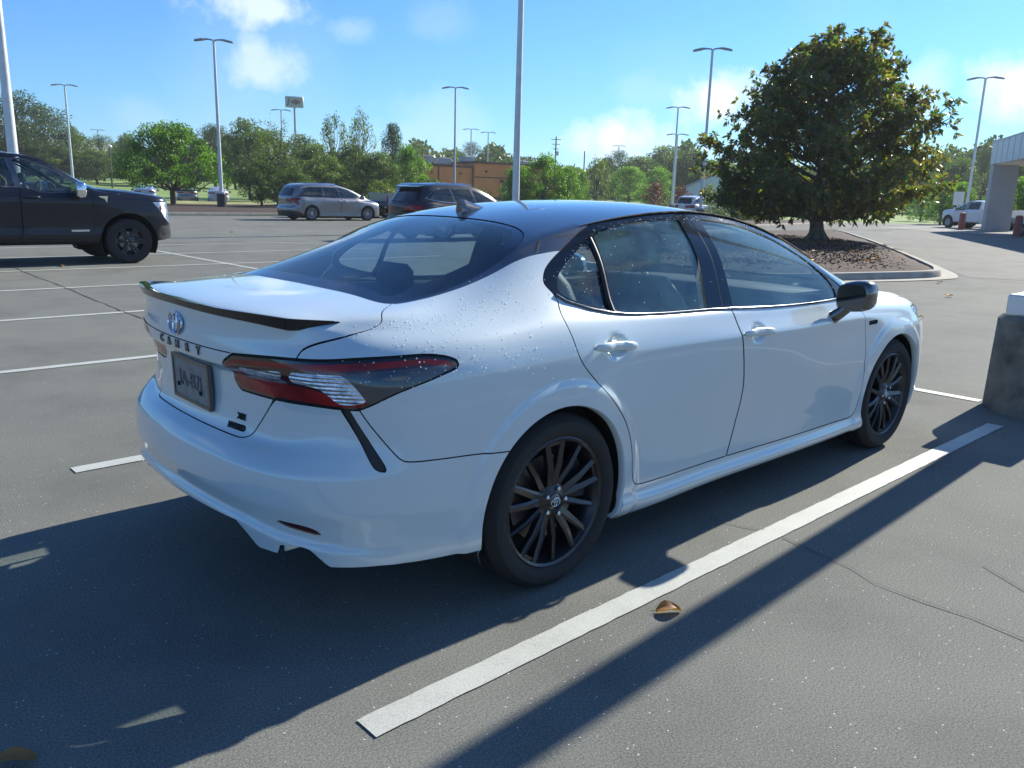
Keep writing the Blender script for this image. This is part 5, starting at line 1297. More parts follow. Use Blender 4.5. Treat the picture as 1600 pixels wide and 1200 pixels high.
def make_tree(kind, seed, nleaf, h=1.0, parts=True):
    """tree of height 1 and crown radius 0.5 (scaled when placed); returns (trunk mesh builder, crown mesh)"""
    rng = np.random.default_rng(seed); mb = MB()
    P = dict(broad=dict(z0=.22, k=46, prof=[(0, .30), (.18, .46), (.45, .50), (.7, .42), (.9, .24), (1, .08)], cl=.125, ll=.030, lw=.020, fl=.86),
             bright=dict(z0=.10, k=44, prof=[(0, .36), (.2, .48), (.5, .48), (.75, .36), (.92, .18), (1, .05)], cl=.12, ll=.034, lw=.020, fl=.8),
             pine=dict(z0=.38, k=34, prof=[(0, .34), (.2, .46), (.5, .50), (.75, .42), (.95, .22), (1, .08)], cl=.12, ll=.030, lw=.010, fl=.9),
             airy=dict(z0=.18, k=40, prof=[(0, .32), (.3, .42), (.6, .36), (.85, .26), (1, .10)], cl=.075, ll=.032, lw=.018, fl=.9),
             conifer=dict(z0=.10, k=52, prof=[(0, .42), (.3, .44), (.55, .34), (.8, .24), (1, .05)], cl=.10, ll=.030, lw=.010, fl=.85),
             shrub=dict(z0=.02, k=26, prof=[(0, .42), (.3, .50), (.65, .42), (.9, .25), (1, .1)], cl=.17, ll=.060, lw=.036, fl=.85))[kind]
    z0 = P['z0']; zs, rs = zip(*P['prof']); top = .97
    mb_pts = limb(mb, (0, 0, 0), (rng.normal() * .02, rng.normal() * .02, z0 + .45 * (1 - z0)), .030, .012, rng, wob=.02)
    cents = []
    for k in range(P['k']):
        t = (k + .5) / P['k']; t = t**.9; a = k * 2.39996 + rng.uniform(-.5, .5)
        R = np.interp(t, zs, rs) * rng.uniform(.78, 1.12); f = P['fl'] if k % 4 else rng.uniform(.1, .6)
        c = np.array([R * f * cos(a), R * f * sin(a), z0 + (top - z0) * t + rng.normal() * .02]); cents.append(c)
        zb = min(z0 + .4 * (1 - z0), max(z0 * .8, c[2] - .22)); r_ = .010 if k % 2 else .007
        limb(mb, (0, 0, zb), tuple(c), r_, .0025, rng, n=4, wob=.07, seg=5)
    cents = np.array(cents); kk = len(cents)
    cr = P['cl'] * rng.uniform(.65, 1.25, kk)
    w = cr**2; w /= w.sum(); cid = rng.choice(kk, nleaf, p=w)
    d = rng.normal(size=(nleaf, 3)); d /= np.linalg.norm(d, axis=1)[:, None]
    rad_ = rng.uniform(0, 1, nleaf)**.45
    off = d * (cr[cid] * rad_)[:, None] * np.array([1.15, 1.15, .72 if kind != 'airy' else 1.3])
    cen = cents[cid] + off
    ax = d * .7 + rng.normal(size=(nleaf, 3)) * .6 + np.array([0, 0, -.15])
    ctone = rng.uniform(.05, .6, kk); tone = np.clip(ctone[cid] + rng.normal(size=nleaf) * .12 + .15 * d[:, 2], 0, .95)
    return mb, cents, cen, ax, P['ll'], P['lw'], rng, tone

TREE = {}
def tree_proto(key, kind, seed, nleaf, leaf, barkm, ls=1.0):
    mb, cents, cen, ax, ll, lw, rng, tone = make_tree(kind, seed, nleaf)
    me = leaf_mesh('crown', cen, ax, ll * ls, lw * ls, rng, [leaf], tone=tone)
    tm = bpy.data.meshes.new('trunk'); tm.from_pydata(mb.v, [], mb.f); tm.materials.append(MATS[barkm])
    tm.polygons.foreach_set('use_smooth', [True] * len(tm.polygons))
    TREE[key] = (tm, me)
for i in range(3): tree_proto(('broad', i), 'broad', 10 + i, 9000, 'leaf_broad', 'bark')
for i in range(2): tree_proto(('pine', i), 'pine', 20 + i, 9000, 'leaf_pine', 'bark')
for i in range(2): tree_proto(('bright', i), 'bright', 30 + i, 7500, 'leaf_bright', 'bark_grey')
for i in range(2): tree_proto(('airy', i), 'airy', 40 + i, 3000, 'leaf_olive', 'bark_grey')
tree_proto(('conifer', 0), 'conifer', 50, 9000, 'leaf_pine', 'bark', 1.1)
tree_proto(('yellow', 0), 'shrub', 60, 3000, 'leaf_yellow', 'bark_grey', .8)
tree_proto(('red', 0), 'shrub', 61, 2600, 'leaf_red', 'bark_grey', .8)
tree_proto(('flower', 0), 'shrub', 62, 3600, 'leaf_olive', 'bark_grey', .8)
tree_proto(('hedge', 0), 'shrub', 63, 3000, 'leaf_broad', 'bark_grey', .8)
KINDNAME = dict(broad='broadleaf_tree', pine='pine_tree', bright='leafy_tree', airy='slender_tree', conifer='conifer_tree', yellow='shrub', red='red_leaf_tree', flower='flowering_shrub', hedge='shrub')
_cnt = {}
def place_tree(kind, x, y, h, w, label, group=None, z=0, rz=None, name=None):
    ks = [k for k in TREE if k[0] == kind]; c = _cnt.get(kind, 0); _cnt[kind] = c + 1
    tm, me = TREE[ks[c % len(ks)]]
    t = empty(name or KINDNAME[kind], (x, y, z), (c * 1.7) % 6.28 if rz is None else rz, label, 'shrub' if kind in ('yellow', 'flower', 'hedge') else 'tree', group)
    t.scale = (2 * w, 2 * w, h)
    for nm, d in (('trunk', tm), ('crown', me)):
        o = bpy.data.objects.new(nm, d); COL.objects.link(o); o.parent = t
    return t

# ---- the big magnolia on the near island
def magnolia():
    rng = np.random.default_rng(5); t = empty('magnolia_tree', (25.1, 11.1, .16), 0, 'large dark magnolia tree with bronze leaf undersides on the near mulched island', 'tree')
    mb = MB(); limb(mb, (0, 0, -.1), (.05, .1, 1.0), .27, .20, rng, wob=.02, seg=12); limb(mb, (.05, .1, .9), (.1, .1, 6.2), .19, .03, rng, n=8, wob=.02, seg=9)
    for a in np.linspace(0, 6.28, 8)[:-1]: limb(mb, (.42 * cos(a), .42 * sin(a), -.12), (.1 * cos(a), .1 * sin(a), .5), .09, .08, rng, n=3, wob=.03, seg=6)
    zz = [.55, 1.0, 1.7, 2.6, 3.5, 4.4, 5.2, 5.9, 6.4]; rr = [1.7, 2.95, 3.65, 3.65, 3.3, 2.75, 2.1, 1.4, .55]
    tips = []; axes = []
    NB = 155
    for k in range(NB):
        f = (k + .5) / NB; z = .78 + 5.5 * f**1.02; a = k * 2.39996 + rng.normal() * .2
        R = np.interp(z, zz, rr) * rng.uniform(.66, 1.12)
        # lobes: fuller towards +x-y low and -x+y
        R *= 1 + .10 * cos(2 * (a + .9)) + .05 * sin(5 * a + z * 2)
        end = np.array([R * cos(a), R * sin(a), z + .15])
        st = np.array([.05, .08, max(.75, z - .40 * R)]); pts = limb(mb, tuple(st), tuple(end), .05 if k % 3 else .075, .014, rng, n=5, wob=.05, seg=6)
        pts = np.array(pts)
        nt_ = int(16 + 8 * R)
        for j in range(nt_):
            s = rng.uniform(.30, 1.0)**.6; i = s * 5; i0 = min(int(i), 4); base = pts[i0] * (1 - (i - i0)) + pts[i0 + 1] * (i - i0)
            d = rng.normal(size=3); d[2] = d[2] * .6 + .22; d /= np.linalg.norm(d); d += .4 * np.array([cos(a), sin(a), 0.1]); L = rng.uniform(.18, .52)
            tip = base + d * L
            if rng.random() < .35: mb.tube([tuple(base), tuple(base + d * L)], [.009, .005], 4, cap=False)
            tips.append(tip); axes.append(d)
    # long leaders that break the outline
    for (dx, dy, z) in ((.55, .55, 7.05), (-.2, -.1, 6.95), (-1.1 + 1.0, -1.5, 6.75), (1.6, -2.9, 3.9), (1.9, -3.35, 4.55), (-1.3, 2.6, 4.6), (-1.9, 3.6, 3.3), (.6, -2.2, 5.7), (-.8, 1.8, 5.7), (1.3, -2.6, 5.0), (.9, -1.3, 6.5), (-.5, 1.0, 6.4), (1.6, -3.4, 2.9), (-1.6, 3.3, 2.4), (.2, .9, 6.6), (-1.2, 2.0, 5.2)):
        base = np.array([dx * .55, dy * .55, z - 1.0]); end = np.array([dx, dy, z]); pts = np.array(limb(mb, tuple(base), tuple(end), .03, .01, rng, n=4, wob=.05, seg=5))
        for j in range(16):
            s = rng.uniform(.25, 1); i = s * 4; i0 = min(int(i), 3); b = pts[i0] * (1 - (i - i0)) + pts[i0 + 1] * (i - i0)
            d = rng.normal(size=3); d[2] = abs(d[2]); d /= np.linalg.norm(d); tips.append(b + d * rng.uniform(.05, .22)); axes.append(d)
    tips = np.array(tips); axes = np.array(axes); axes /= np.linalg.norm(axes, axis=1)[:, None]; n = len(tips); q = 9
    c = np.repeat(tips, q, 0); ax = np.repeat(axes, q, 0)
    r = rng.normal(size=(n * q, 3)); r -= (r * ax).sum(1)[:, None] * ax; r /= np.linalg.norm(r, axis=1)[:, None]
    dirs = r * rng.uniform(.7, 1.2, (n * q, 1)) + ax * rng.uniform(.1, .9, (n * q, 1)); dirs[:, 2] -= .12
    c = c - ax * rng.uniform(0, .10, (n * q, 1))
    wt = np.repeat(rng.uniform(.0, .62, n), q) + rng.normal(size=n * q) * .10
    sel = np.repeat(rng.random(n) < .08, q); wt[sel] += .4
    me = leaf_mesh('crown', c, dirs, .20, .078, rng, ['leaf_magnolia'], tone=np.clip(wt, 0, 1), droop=.10, fold=.18)
    o = bpy.data.objects.new('crown', me); COL.objects.link(o); o.parent = t
    mb.build('trunk', MATS['bark_grey'], t, smooth=60)
    return t
magnolia()

def pear():
    rng = np.random.default_rng(9); t = empty('pear_tree', (20.4, 56.4, .12), 0, 'bright green spreading tree with forked trunk beside the tall lamp post', 'tree')
    mb = MB(); limb(mb, (0, 0, -.1), (0, 0, 1.15), .20, .17, rng, wob=.01, seg=10); cents = []
    for k in range(64):
        a = k * 2.39996; f = (k + .5) / 64; z = 1.35 + 3.9 * f; R = np.interp(z, [1.3, 1.9, 2.8, 3.8, 4.6, 5.3], [3.0, 3.85, 3.6, 2.9, 2.0, .9]) * rng.uniform(.75, 1.08) * (1 if k % 4 else rng.uniform(.3, .7))
        e = (R * cos(a) * .95, R * sin(a) * .95, z); cents.append(e); limb(mb, (0, 0, max(1.0, z - .55 * R - .6)), e, .07 if k % 5 == 0 else .035, .012, rng, n=5, wob=.06, seg=6)
    cents = np.array(cents); n = 15000; cid = rng.integers(0, len(cents), n); d = rng.normal(size=(n, 3)); d /= np.linalg.norm(d, axis=1)[:, None]
    cr = rng.uniform(.45, .95, len(cents)); cen = cents[cid] + d * (cr[cid] * rng.uniform(0, 1, n)**.5)[:, None] * [1.1, 1.1, .6]
    for k in range(14):   # wispy shoots above the crown
        a = rng.uniform(0, 6.28); R = rng.uniform(0, 2.2); b = np.array([R * cos(a), R * sin(a), 4.7 - .2 * R]); e = b + [rng.normal() * .15, rng.normal() * .15, rng.uniform(.5, 1.0)]
        mb.tube([tuple(b), tuple(e)], [.012, .005], 4); s = rng.uniform(0, 1, (60, 1)); cen = np.vstack([cen, b * (1 - s) + e * s + rng.normal(size=(60, 3)) * .06])
    n = len(cen); tone = np.clip(np.concatenate([rng.uniform(.1, .6, len(cents))[cid], np.full(n - len(cid), .5)]) + rng.normal(size=n) * .12, 0, 1)
    me = leaf_mesh('crown', cen, rng.normal(size=(n, 3)) + [0, 0, -.3], .17, .10, rng, ['leaf_bright'], tone=tone)
    o = bpy.data.objects.new('crown', me); COL.objects.link(o); o.parent = t; mb.build('trunk', MATS['bark'], t, smooth=60)
pear()

def leaning():
    rng = np.random.default_rng(15); t = empty('crape_myrtle_tree', (26.8, 53.4, .1), 0, 'half bare leaning tree with pale twigs on the mulch strip behind the silver minivan', 'tree')
    mb = MB(); cen = []
    stems = [((0, 0, -.1), (.35, -.2, 1.6), .16, .12), ((.3, -.2, 1.4), (-.6, .6, 4.6), .08, .02), ((.3, -.2, 1.4), (1.2, -.6, 4.2), .09, .02), ((.3, -.2, 1.4), (2.4, -1.3, 3.2), .07, .015), ((0, 0, .9), (-1.5, 1.0, 3.4), .06, .015), ((.3, -.2, 1.5), (.4, .1, 5.0), .07, .015)]
    ends = []
    for a, b, r0, r1 in stems: ends += limb(mb, a, b, r0, r1, rng, n=6, wob=.05, seg=7)[2:]
    for e in ends * 5:
        d = rng.normal(size=3); d[2] = abs(d[2]) * .8; d /= np.linalg.norm(d); L = rng.uniform(.5, 1.5); p = np.array(e); mb.tube([tuple(p), tuple(p + d * L * .6 + rng.normal(size=3) * .05), tuple(p + d * L)], [.016, .010, .004], 4)
        if rng.random() < .62:
            s = rng.uniform(.3, 1.1, (38, 1)); cen.append(p + d * L * s + rng.normal(size=(38, 3)) * .16)
    cen = np.vstack(cen); n = len(cen)
    me = leaf_mesh('crown', cen, rng.normal(size=(n, 3)), .15, .08, rng, ['leaf_olive']); o = bpy.data.objects.new('crown', me); COL.objects.link(o); o.parent = t
    mb.build('trunk', MATS['bark_grey'], t, smooth=60)
leaning()

TREES = [('pine',27.1,127.9,12.5,6.2),('pine',32.3,135.9,11.6,4.1),('pine',23.4,133.8,12.5,6.6),('pine',18.5,138.6,11.1,6.8),('broad',33.8,127.3,8.7,2.8),('pine',41.7,140.6,8.4,3.3),('broad',48.2,149.0,9.2,3.1),('broad',27.5,128.8,6.6,5.4),('broad',31.3,124.8,5.9,4.0),('broad',35.8,124.6,5.8,3.8),('broad',42.8,130.8,5.9,3.8),('broad',25.4,145.6,7.6,6.6),('broad',18.1,138.7,6.9,6.8),('pine',50.6,119.2,9.8,3.5),('broad',48.0,121.4,8.0,3.8),('broad',53.6,119.0,7.6,3.4),('broad',44.2,122.9,6.2,3.6),('broad',37.4,80.2,7.9,3.1),('broad',42.8,86.5,7.6,2.7),('broad',52.9,120.4,7.0,3.4),('broad',43.1,79.6,6.8,2.8),('broad',37.4,66.7,5.3,2.5),('airy',36.8,62.4,7.6,1.8),('airy',37.2,58.7,7.6,1.9),('broad',34.8,56.6,4.9,2.1),('conifer',41.1,59.7,7.2,1.9),('bright',38.8,53.9,5.0,1.8),('broad',35.0,53.0,4.3,2.0),('broad',30.5,53.4,3.8,2.1),('broad',26.3,50.0,2.8,1.5),('broad',25.2,52.8,3.1,1.7),('yellow',28.0,42.0,2.0,1.1),('red',52.7,71.1,5.3,1.0),('pine',119.9,142.8,12.1,3.6),('pine',133.9,150.6,11.0,2.1),('bright',37.6,39.4,3.3,1.6),('bright',40.2,39.7,4.2,2.1),('bright',42.7,40.0,3.5,1.4),('airy',54.8,47.6,4.8,1.6),('bright',64.2,58.0,4.1,0.9),('pine',113.8,95.5,9.2,3.4),('broad',107.0,84.9,7.9,4.7),('broad',119.0,89.0,10.1,5.3),('broad',121.5,85.6,9.3,4.3),('bright',92.2,74.6,5.7,3.3),('bright',89.9,67.8,5.4,3.1),('red',78.6,59.5,3.3,1.5),('red',78.8,55.9,2.9,1.3),('broad',89.9,61.0,5.5,2.1),('yellow',60.8,39.8,2.7,1.1),('flower',49.0,30.5,2.2,1.4),('flower',48.1,28.2,2.1,1.3),('broad',139.1,91.8,8.5,4.1),('broad',141.8,87.7,7.8,5.4),('broad',128.0,48.8,8.1,3.3),('broad',138.3,50.1,9.6,3.1),('broad',129.9,43.8,8.2,2.9),('pine',140.4,43.9,9.9,2.1),('broad',131.7,38.5,7.7,2.9),('broad',132.3,36.4,7.5,3.1),('bright',71.1,24.0,3.3,1.5),('bright',73.5,23.5,3.4,1.4),('bright',81.8,29.8,3.0,1.7),('bright',70.5,19.6,3.6,1.6),('bright',67.1,17.2,3.6,1.7),('bright',67.5,15.7,3.5,1.7),('broad',133.3,32.8,8.2,4.4),('broad',134.5,27.9,8.2,4.4),('broad',135.6,56.7,7.4,4.1),('broad',133.6,61.0,7.3,4.1),('broad',139.9,70.9,7.6,4.3),('broad',140.8,79.6,7.7,4.5),('broad',102.4,90.3,5.1,2.2),('broad',56.4,78.3,4.9,2.4)]
# ---------------------------------------------------------------- labels for the background trees: (where it stands)
def where(i, kind, x, y, h):
    yaw = math.degrees(math.atan2(y - CAM.y, x - CAM.x)); return yaw
WORD = dict(broad='rounded green tree', pine='dark pine', bright='bright bushy tree', airy='slender see-through tree', conifer='dark narrow evergreen',
            yellow='yellow green shrub', red='dark red small tree', flower='pale blossoming shrub')
MARKS = [(200, 'outside the left frame edge'), (79, 'beyond the black pickup'), (70, 'behind the forked tree'), (63, 'beside the tall lamp post'), (58, 'behind the silver minivan'),
         (54, 'between minivan and crossover'), (50.5, 'by the orange building'), (46.5, 'right of the near lamp pole'), (42.5, 'right of the bright bushes'), (37, 'left of the magnolia'), (26, 'behind the magnolia'), (20, 'between the magnolia and the canopy'), (-90, 'behind the canopy')]
seen = {}
rows_ = sorted(TREES, key=lambda r: -math.atan2(r[2] - CAM.y, r[1] - CAM.x))
for k, x, y, h, wd in rows_:
    yaw = math.degrees(math.atan2(y - CAM.y, x - CAM.x)); place = [p for a, p in MARKS if yaw <= a][-1]
    c = seen.get((k, place), 0); seen[(k, place)] = c + 1
    rows_[rows_.index((k, x, y, h, wd))] = (k, x, y, h, wd, place, c)
ORD = ['leftmost'] + [f'{w_} from left' for w_ in 'second third fourth fifth sixth seventh eighth ninth tenth eleventh twelfth'.split()]
for k, x, y, h, wd, place, c in rows_:
    tot = seen[(k, place)]; lab = (f'{ORD[c]} ' if tot > 1 else '') + f'{WORD[k]} {place}'
    D = math.hypot(x - CAM.x, y - CAM.y); z = max(0, min(3.0, (D - 85) * .022)) if y > 70 else 0
    place_tree(k, x, y, h - z + .0, wd, lab, f'{WORD[k].split(" with")[0]}s in the background', z=z)

# ---------------------------------------------------------------- ground, asphalt, markings
def asphalt(name, base, fine=1.0):
    m, t, b = new_mat(name)
    co = objco(t)
    n1 = noise_of(t, co, 150, 6, .8); nb = noise_of(t, co, 330, 3, .6); n2 = noise_of(t, co, 1.1, 6, .62); n3 = noise_of(t, co, .13, 4, .55)
    v = nd(t, 'ShaderNodeTexVoronoi', feature='F1'); v.inputs['Scale'].default_value = 95; t.links.new(co, v.inputs['Vector'])
    lo = tuple(c * .42 for c in base); hi = tuple(c * 1.75 for c in base)
    c1 = ramp(t, n1, [(.34, lo), (.50, base), (.68, hi)])
    mx = nd(t, 'ShaderNodeMix', data_type='RGBA', blend_type='MULTIPLY'); mx.inputs['Factor'].default_value = 1; t.links.new(c1, mx.inputs[6])
    t.links.new(ramp(t, n2, [(.28, (.78, .78, .79)), (.5, (1, 1, 1)), (.74, (1.12, 1.12, 1.10))]), mx.inputs[7])
    m2 = nd(t, 'ShaderNodeMix', data_type='RGBA', blend_type='MULTIPLY'); m2.inputs['Factor'].default_value = 1; t.links.new(mx.outputs[2], m2.inputs[6])
    t.links.new(ramp(t, n3, [(.3, (.90, .90, .91)), (.7, (1.10, 1.10, 1.08))]), m2.inputs[7])
    # scattered pale stones
    v2 = nd(t, 'ShaderNodeTexVoronoi', feature='F1'); v2.inputs['Scale'].default_value = 34; t.links.new(co, v2.inputs['Vector'])
    st = ramp(t, v2.outputs['Distance'], [(.0, (1, 1, 1)), (.075, (1, 1, 1)), (.10, (0, 0, 0))])
    sel = ramp(t, v2.outputs['Color'], [(.0, (0, 0, 0)), (.50, (0, 0, 0)), (.54, (1, 1, 1))])
    mm = nd(t, 'ShaderNodeMath', operation='MULTIPLY'); t.links.new(st, mm.inputs[0]); t.links.new(sel, mm.inputs[1])
    m3 = nd(t, 'ShaderNodeMix', data_type='RGBA'); t.links.new(mm.outputs[0], m3.inputs['Factor']); t.links.new(m2.outputs[2], m3.inputs[6]); m3.inputs[7].default_value = (.62, .62, .58, 1)
    t.links.new(m3.outputs[2], b.inputs['Base Color'])
    rr = nd(t, 'ShaderNodeMapRange'); t.links.new(n1, rr.inputs[0]); rr.inputs[3].default_value = .95; rr.inputs[4].default_value = .75; t.links.new(rr.outputs[0], b.inputs['Roughness'])
    setp(b, Specular_IOR_Level=.10)
    ad = nd(t, 'ShaderNodeMath', operation='ADD'); t.links.new(nb, ad.inputs[0]); t.links.new(n1, ad.inputs[1])
    bump_of(t, b, ad.outputs[0], .26 * fine, .005)
    return m
asphalt('asphalt', (.160, .165, .150)); asphalt('old_asphalt', (.190, .192, .176)); asphalt('concrete_apron', (.28, .275, .25), .4)
simple('tar', (.085, .086, .082), .95, vary=.2); simple('grass_ground', (.17, .26, .055), .95, vary=.35, vscale=.25, bump=.5, bscale=14)
simple('dry_grass', (.26, .26, .10), .95, vary=.3, vscale=.6, bump=.5, bscale=14)
simple('mulch', (.036, .016, .010), .95, vary=.55, vscale=14, bump=1.0, bscale=26)
simple('concrete', (.30, .285, .245), .85, vary=.22, vscale=3, bump=.2, bscale=60)
simple('old_concrete', (.15, .145, .125), .9, vary=.55, vscale=5, bump=.35, bscale=30)
def line_paint():
    m, t, b = new_mat('line_paint'); co = objco(t); n = noise_of(t, co, 150, 4, .75); n2 = noise_of(t, co, 5, 5, .6)
    ad = nd(t, 'ShaderNodeMath', operation='MULTIPLY_ADD'); t.links.new(n2, ad.inputs[0]); ad.inputs[1].default_value = .45; t.links.new(n, ad.inputs[2])
    t.links.new(ramp(t, ad.outputs[0], [(.48, (.15, .15, .14)), (.57, (.37, .39, .36)), (.82, (.47, .49, .45))]), b.inputs['Base Color']); setp(b, Roughness=.6); bump_of(t, b, n, .4, .004)
line_paint()
def sheet(name, poly, z, mat, kind='structure', holes=None):
    mb = MB().add([(x, y, z) for x, y in poly], [tuple(range(len(poly)))]); o = mb.build(name, MATS[mat] if isinstance(mat, str) else mat, fixn=False)
    if o.data.polygons[0].normal.z < 0: o.data.flip_normals()
    tag(o, kind=kind); return o
# earth and grass: one sheet out to the horizon, rising gently beyond the far road
n_ = 70; xs = np.concatenate([-np.geomspace(1, 1500, 26)[::-1], np.linspace(2, 160, 44), np.geomspace(180, 2400, 18)]); ys = np.concatenate([-np.geomspace(1, 1500, 20)[::-1], np.linspace(2, 200, 50), np.geomspace(220, 2400, 16)])
def gz(x, y):
    D = math.hypot(x, y); a = (y - 82) * .030; b = (D - 118) * .020
    h = 0
    if y > 82: h = min(a, 2.4)
    if D > 118 and x > 40 and y > 20: h = max(h, min(b, 1.5))
    if D > 400: h += (D - 400) * .01
    return h - .010
vs = [(x, y, gz(x, y)) for x in xs for y in ys]; Ny = len(ys)
g = MB().add(vs, [(i * Ny + j, (i + 1) * Ny + j, (i + 1) * Ny + j + 1, i * Ny + j + 1) for i in range(len(xs) - 1) for j in range(Ny - 1)]).build('ground', MATS['grass_ground'], smooth=60, fixn=False)
tag(g, kind='structure')
sheet('parking_lot', [(-120, -120), (130, -120), (130, 4), (62, 22), (62, 38.5), (-120, 38.5)], 0, 'asphalt')
sheet('drive_lane', [(17.5, -60), (17.5, 2.2), (16.9, 3.4), (24.7, 7.9), (38.8, 16.2), (61, 30), (128, 2), (128, -60)], .004, 'old_asphalt')
sheet('concrete_apron', [(49, -40), (49, 12), (53.5, 21.5), (80, 24), (100, 10), (100, -40)], .008, 'concrete_apron')
sheet('far_road', [(-160, 64.5), (75, 64.5), (140, 52), (140, 60), (75, 73), (-160, 75)], .004, 'old_asphalt')
vb = MB(); vx = np.linspace(-160, 62, 112); pr = [(58.6, .0), (59.6, .16), (61, .30), (62.6, .30), (64.2, .012)]; rv = random.Random(4)
vb.add([(x, y, z + (rv.uniform(-.04, .04) if z > .1 else 0)) for x in vx for y, z in pr], [(i * 5 + k, i * 5 + k + 1, i * 5 + k + 6, i * 5 + k + 5) for i in range(111) for k in range(4)])
tag(vb.build('verge', MATS['dry_grass'], smooth=80), kind='structure')

def stripe(x0, y0, x1, y1, w, label, group='white stall lines on the asphalt'):
    d = Vector((x1 - x0, y1 - y0)); L = d.length; d /= L; nn = Vector((-d.y, d.x)) * w / 2; rnd = random.Random(int(x0 * 13 + y0 * 7)); k = max(2, int(L / .045)) if L < 9 else 60
    a = [Vector((x0, y0)) + d * L * i / k + nn * (1 + rnd.uniform(-.05, .05)) for i in range(k + 1)]; b = [Vector((x0, y0)) + d * L * i / k - nn * (1 + rnd.uniform(-.04, .04)) for i in range(k + 1)]
    vs = [(p.x, p.y, .0045) for p in a] + [(p.x, p.y, .0045) for p in b]
    mb = MB().add(vs, [(i, k + 1 + i, k + 2 + i, i + 1) for i in range(k)]); o = mb.build('stall_line', MATS['line_paint'], fixn=False)
    if o.data.polygons[0].normal.z < 0: o.data.flip_normals()
    tag(o, label, 'painted line', group); return o
LW = .098; HX = 4.712; Y0 = -1.161
stripe(-1.01, Y0, 4.03, Y0, LW, 'near white stall line running along the right flank of the white sedan')
names = {1: 'white stall line emerging at the left rear corner of the white sedan', 2: 'white stall line meeting the sedan at its left taillight', 3: 'white stall line running towards the emblem end of the trunk spoiler', 4: 'white stall line disappearing behind the trunk lid edge', 5: 'white stall line just in front of the black pickup', 6: 'white stall line under the black pickup', 7: 'thin white stall line beyond the black pickup', -1: 'white stall line outside the right edge, right of the concrete pole base'}
for k in (-1, 1, 2, 3, 4, 5, 6, 7): stripe(-1.0, Y0 + 2.7417 * k, HX - .05, Y0 + 2.7417 * k, LW, names[k])
for k in (5, 6, 7, 8): stripe(HX + .05, Y0 + 2.7417 * k, 9.9, Y0 + 2.7417 * k, LW, f'{["first", "second", "third", "fourth"][k - 5]} stall line beyond the long head line, counted from the sedan')
stripe(HX, -6.6, HX, -1.6, LW, 'white head line past the pole base, outside the right edge')
stripe(HX, -.84, HX, 22.5, LW, 'long white head line from the pole base to the black pickup')
# tar-filled cracks
def crack(pts, w, label, seed=0, mat='tar'):
    rnd = random.Random(seed); P_ = []
    for (a, b) in zip(pts[:-1], pts[1:]):
        n = max(3, int(math.dist(a, b) / .25))
        for i in range(n):
            t = i / n; P_.append((a[0] + (b[0] - a[0]) * t + rnd.uniform(-.02, .02), a[1] + (b[1] - a[1]) * t + rnd.uniform(-.02, .02)))
    P_.append(pts[-1]); vs = []
    for i, p in enumerate(P_):
        q = P_[min(i + 1, len(P_) - 1)]; r = P_[max(i - 1, 0)]; d = Vector((q[0] - r[0], q[1] - r[1])).normalized(); ww = w * rnd.uniform(.5, 1.2) / 2
        vs += [(p[0] - d.y * ww, p[1] + d.x * ww, .006), (p[0] + d.y * ww, p[1] - d.x * ww, .006)]
    o = MB().add(vs, [(2 * i, 2 * i + 1, 2 * i + 3, 2 * i + 2) for i in range(len(P_) - 1)]).build('crack_seal', MATS[mat], fixn=False)
    if o.data.polygons[0].normal.z < 0: o.data.flip_normals()
    tag(o, kind='structure'); return o
crack([(-20, 19.2), (3, 18.6), (30, 17.6)], .05, '', 1); crack([(1.3, 15), (1.15, 10), (1.0, 5.9)], .022, '', 2)
crack([(1.12, -1.22), (1.0, -1.7), (.95, -2.2), (1.1, -3.5)], .006, '', 3); crack([(-20, 27.5), (12, 27.0), (40, 26.1)], .05, '', 4)
crack([(20, -2), (34, 6), (46, 9.6)], .05, '', 5); crack([(16, -12), (26, 1.5), (47, 4)], .05, '', 6); crack([(1.05, -.9), (1.12, -1.12)], .006, '', 8)
crack([(1.5, -1.9), (1.2, -2.5), (1.45, -3.2), (1.3, -4)], .005, '', 9)

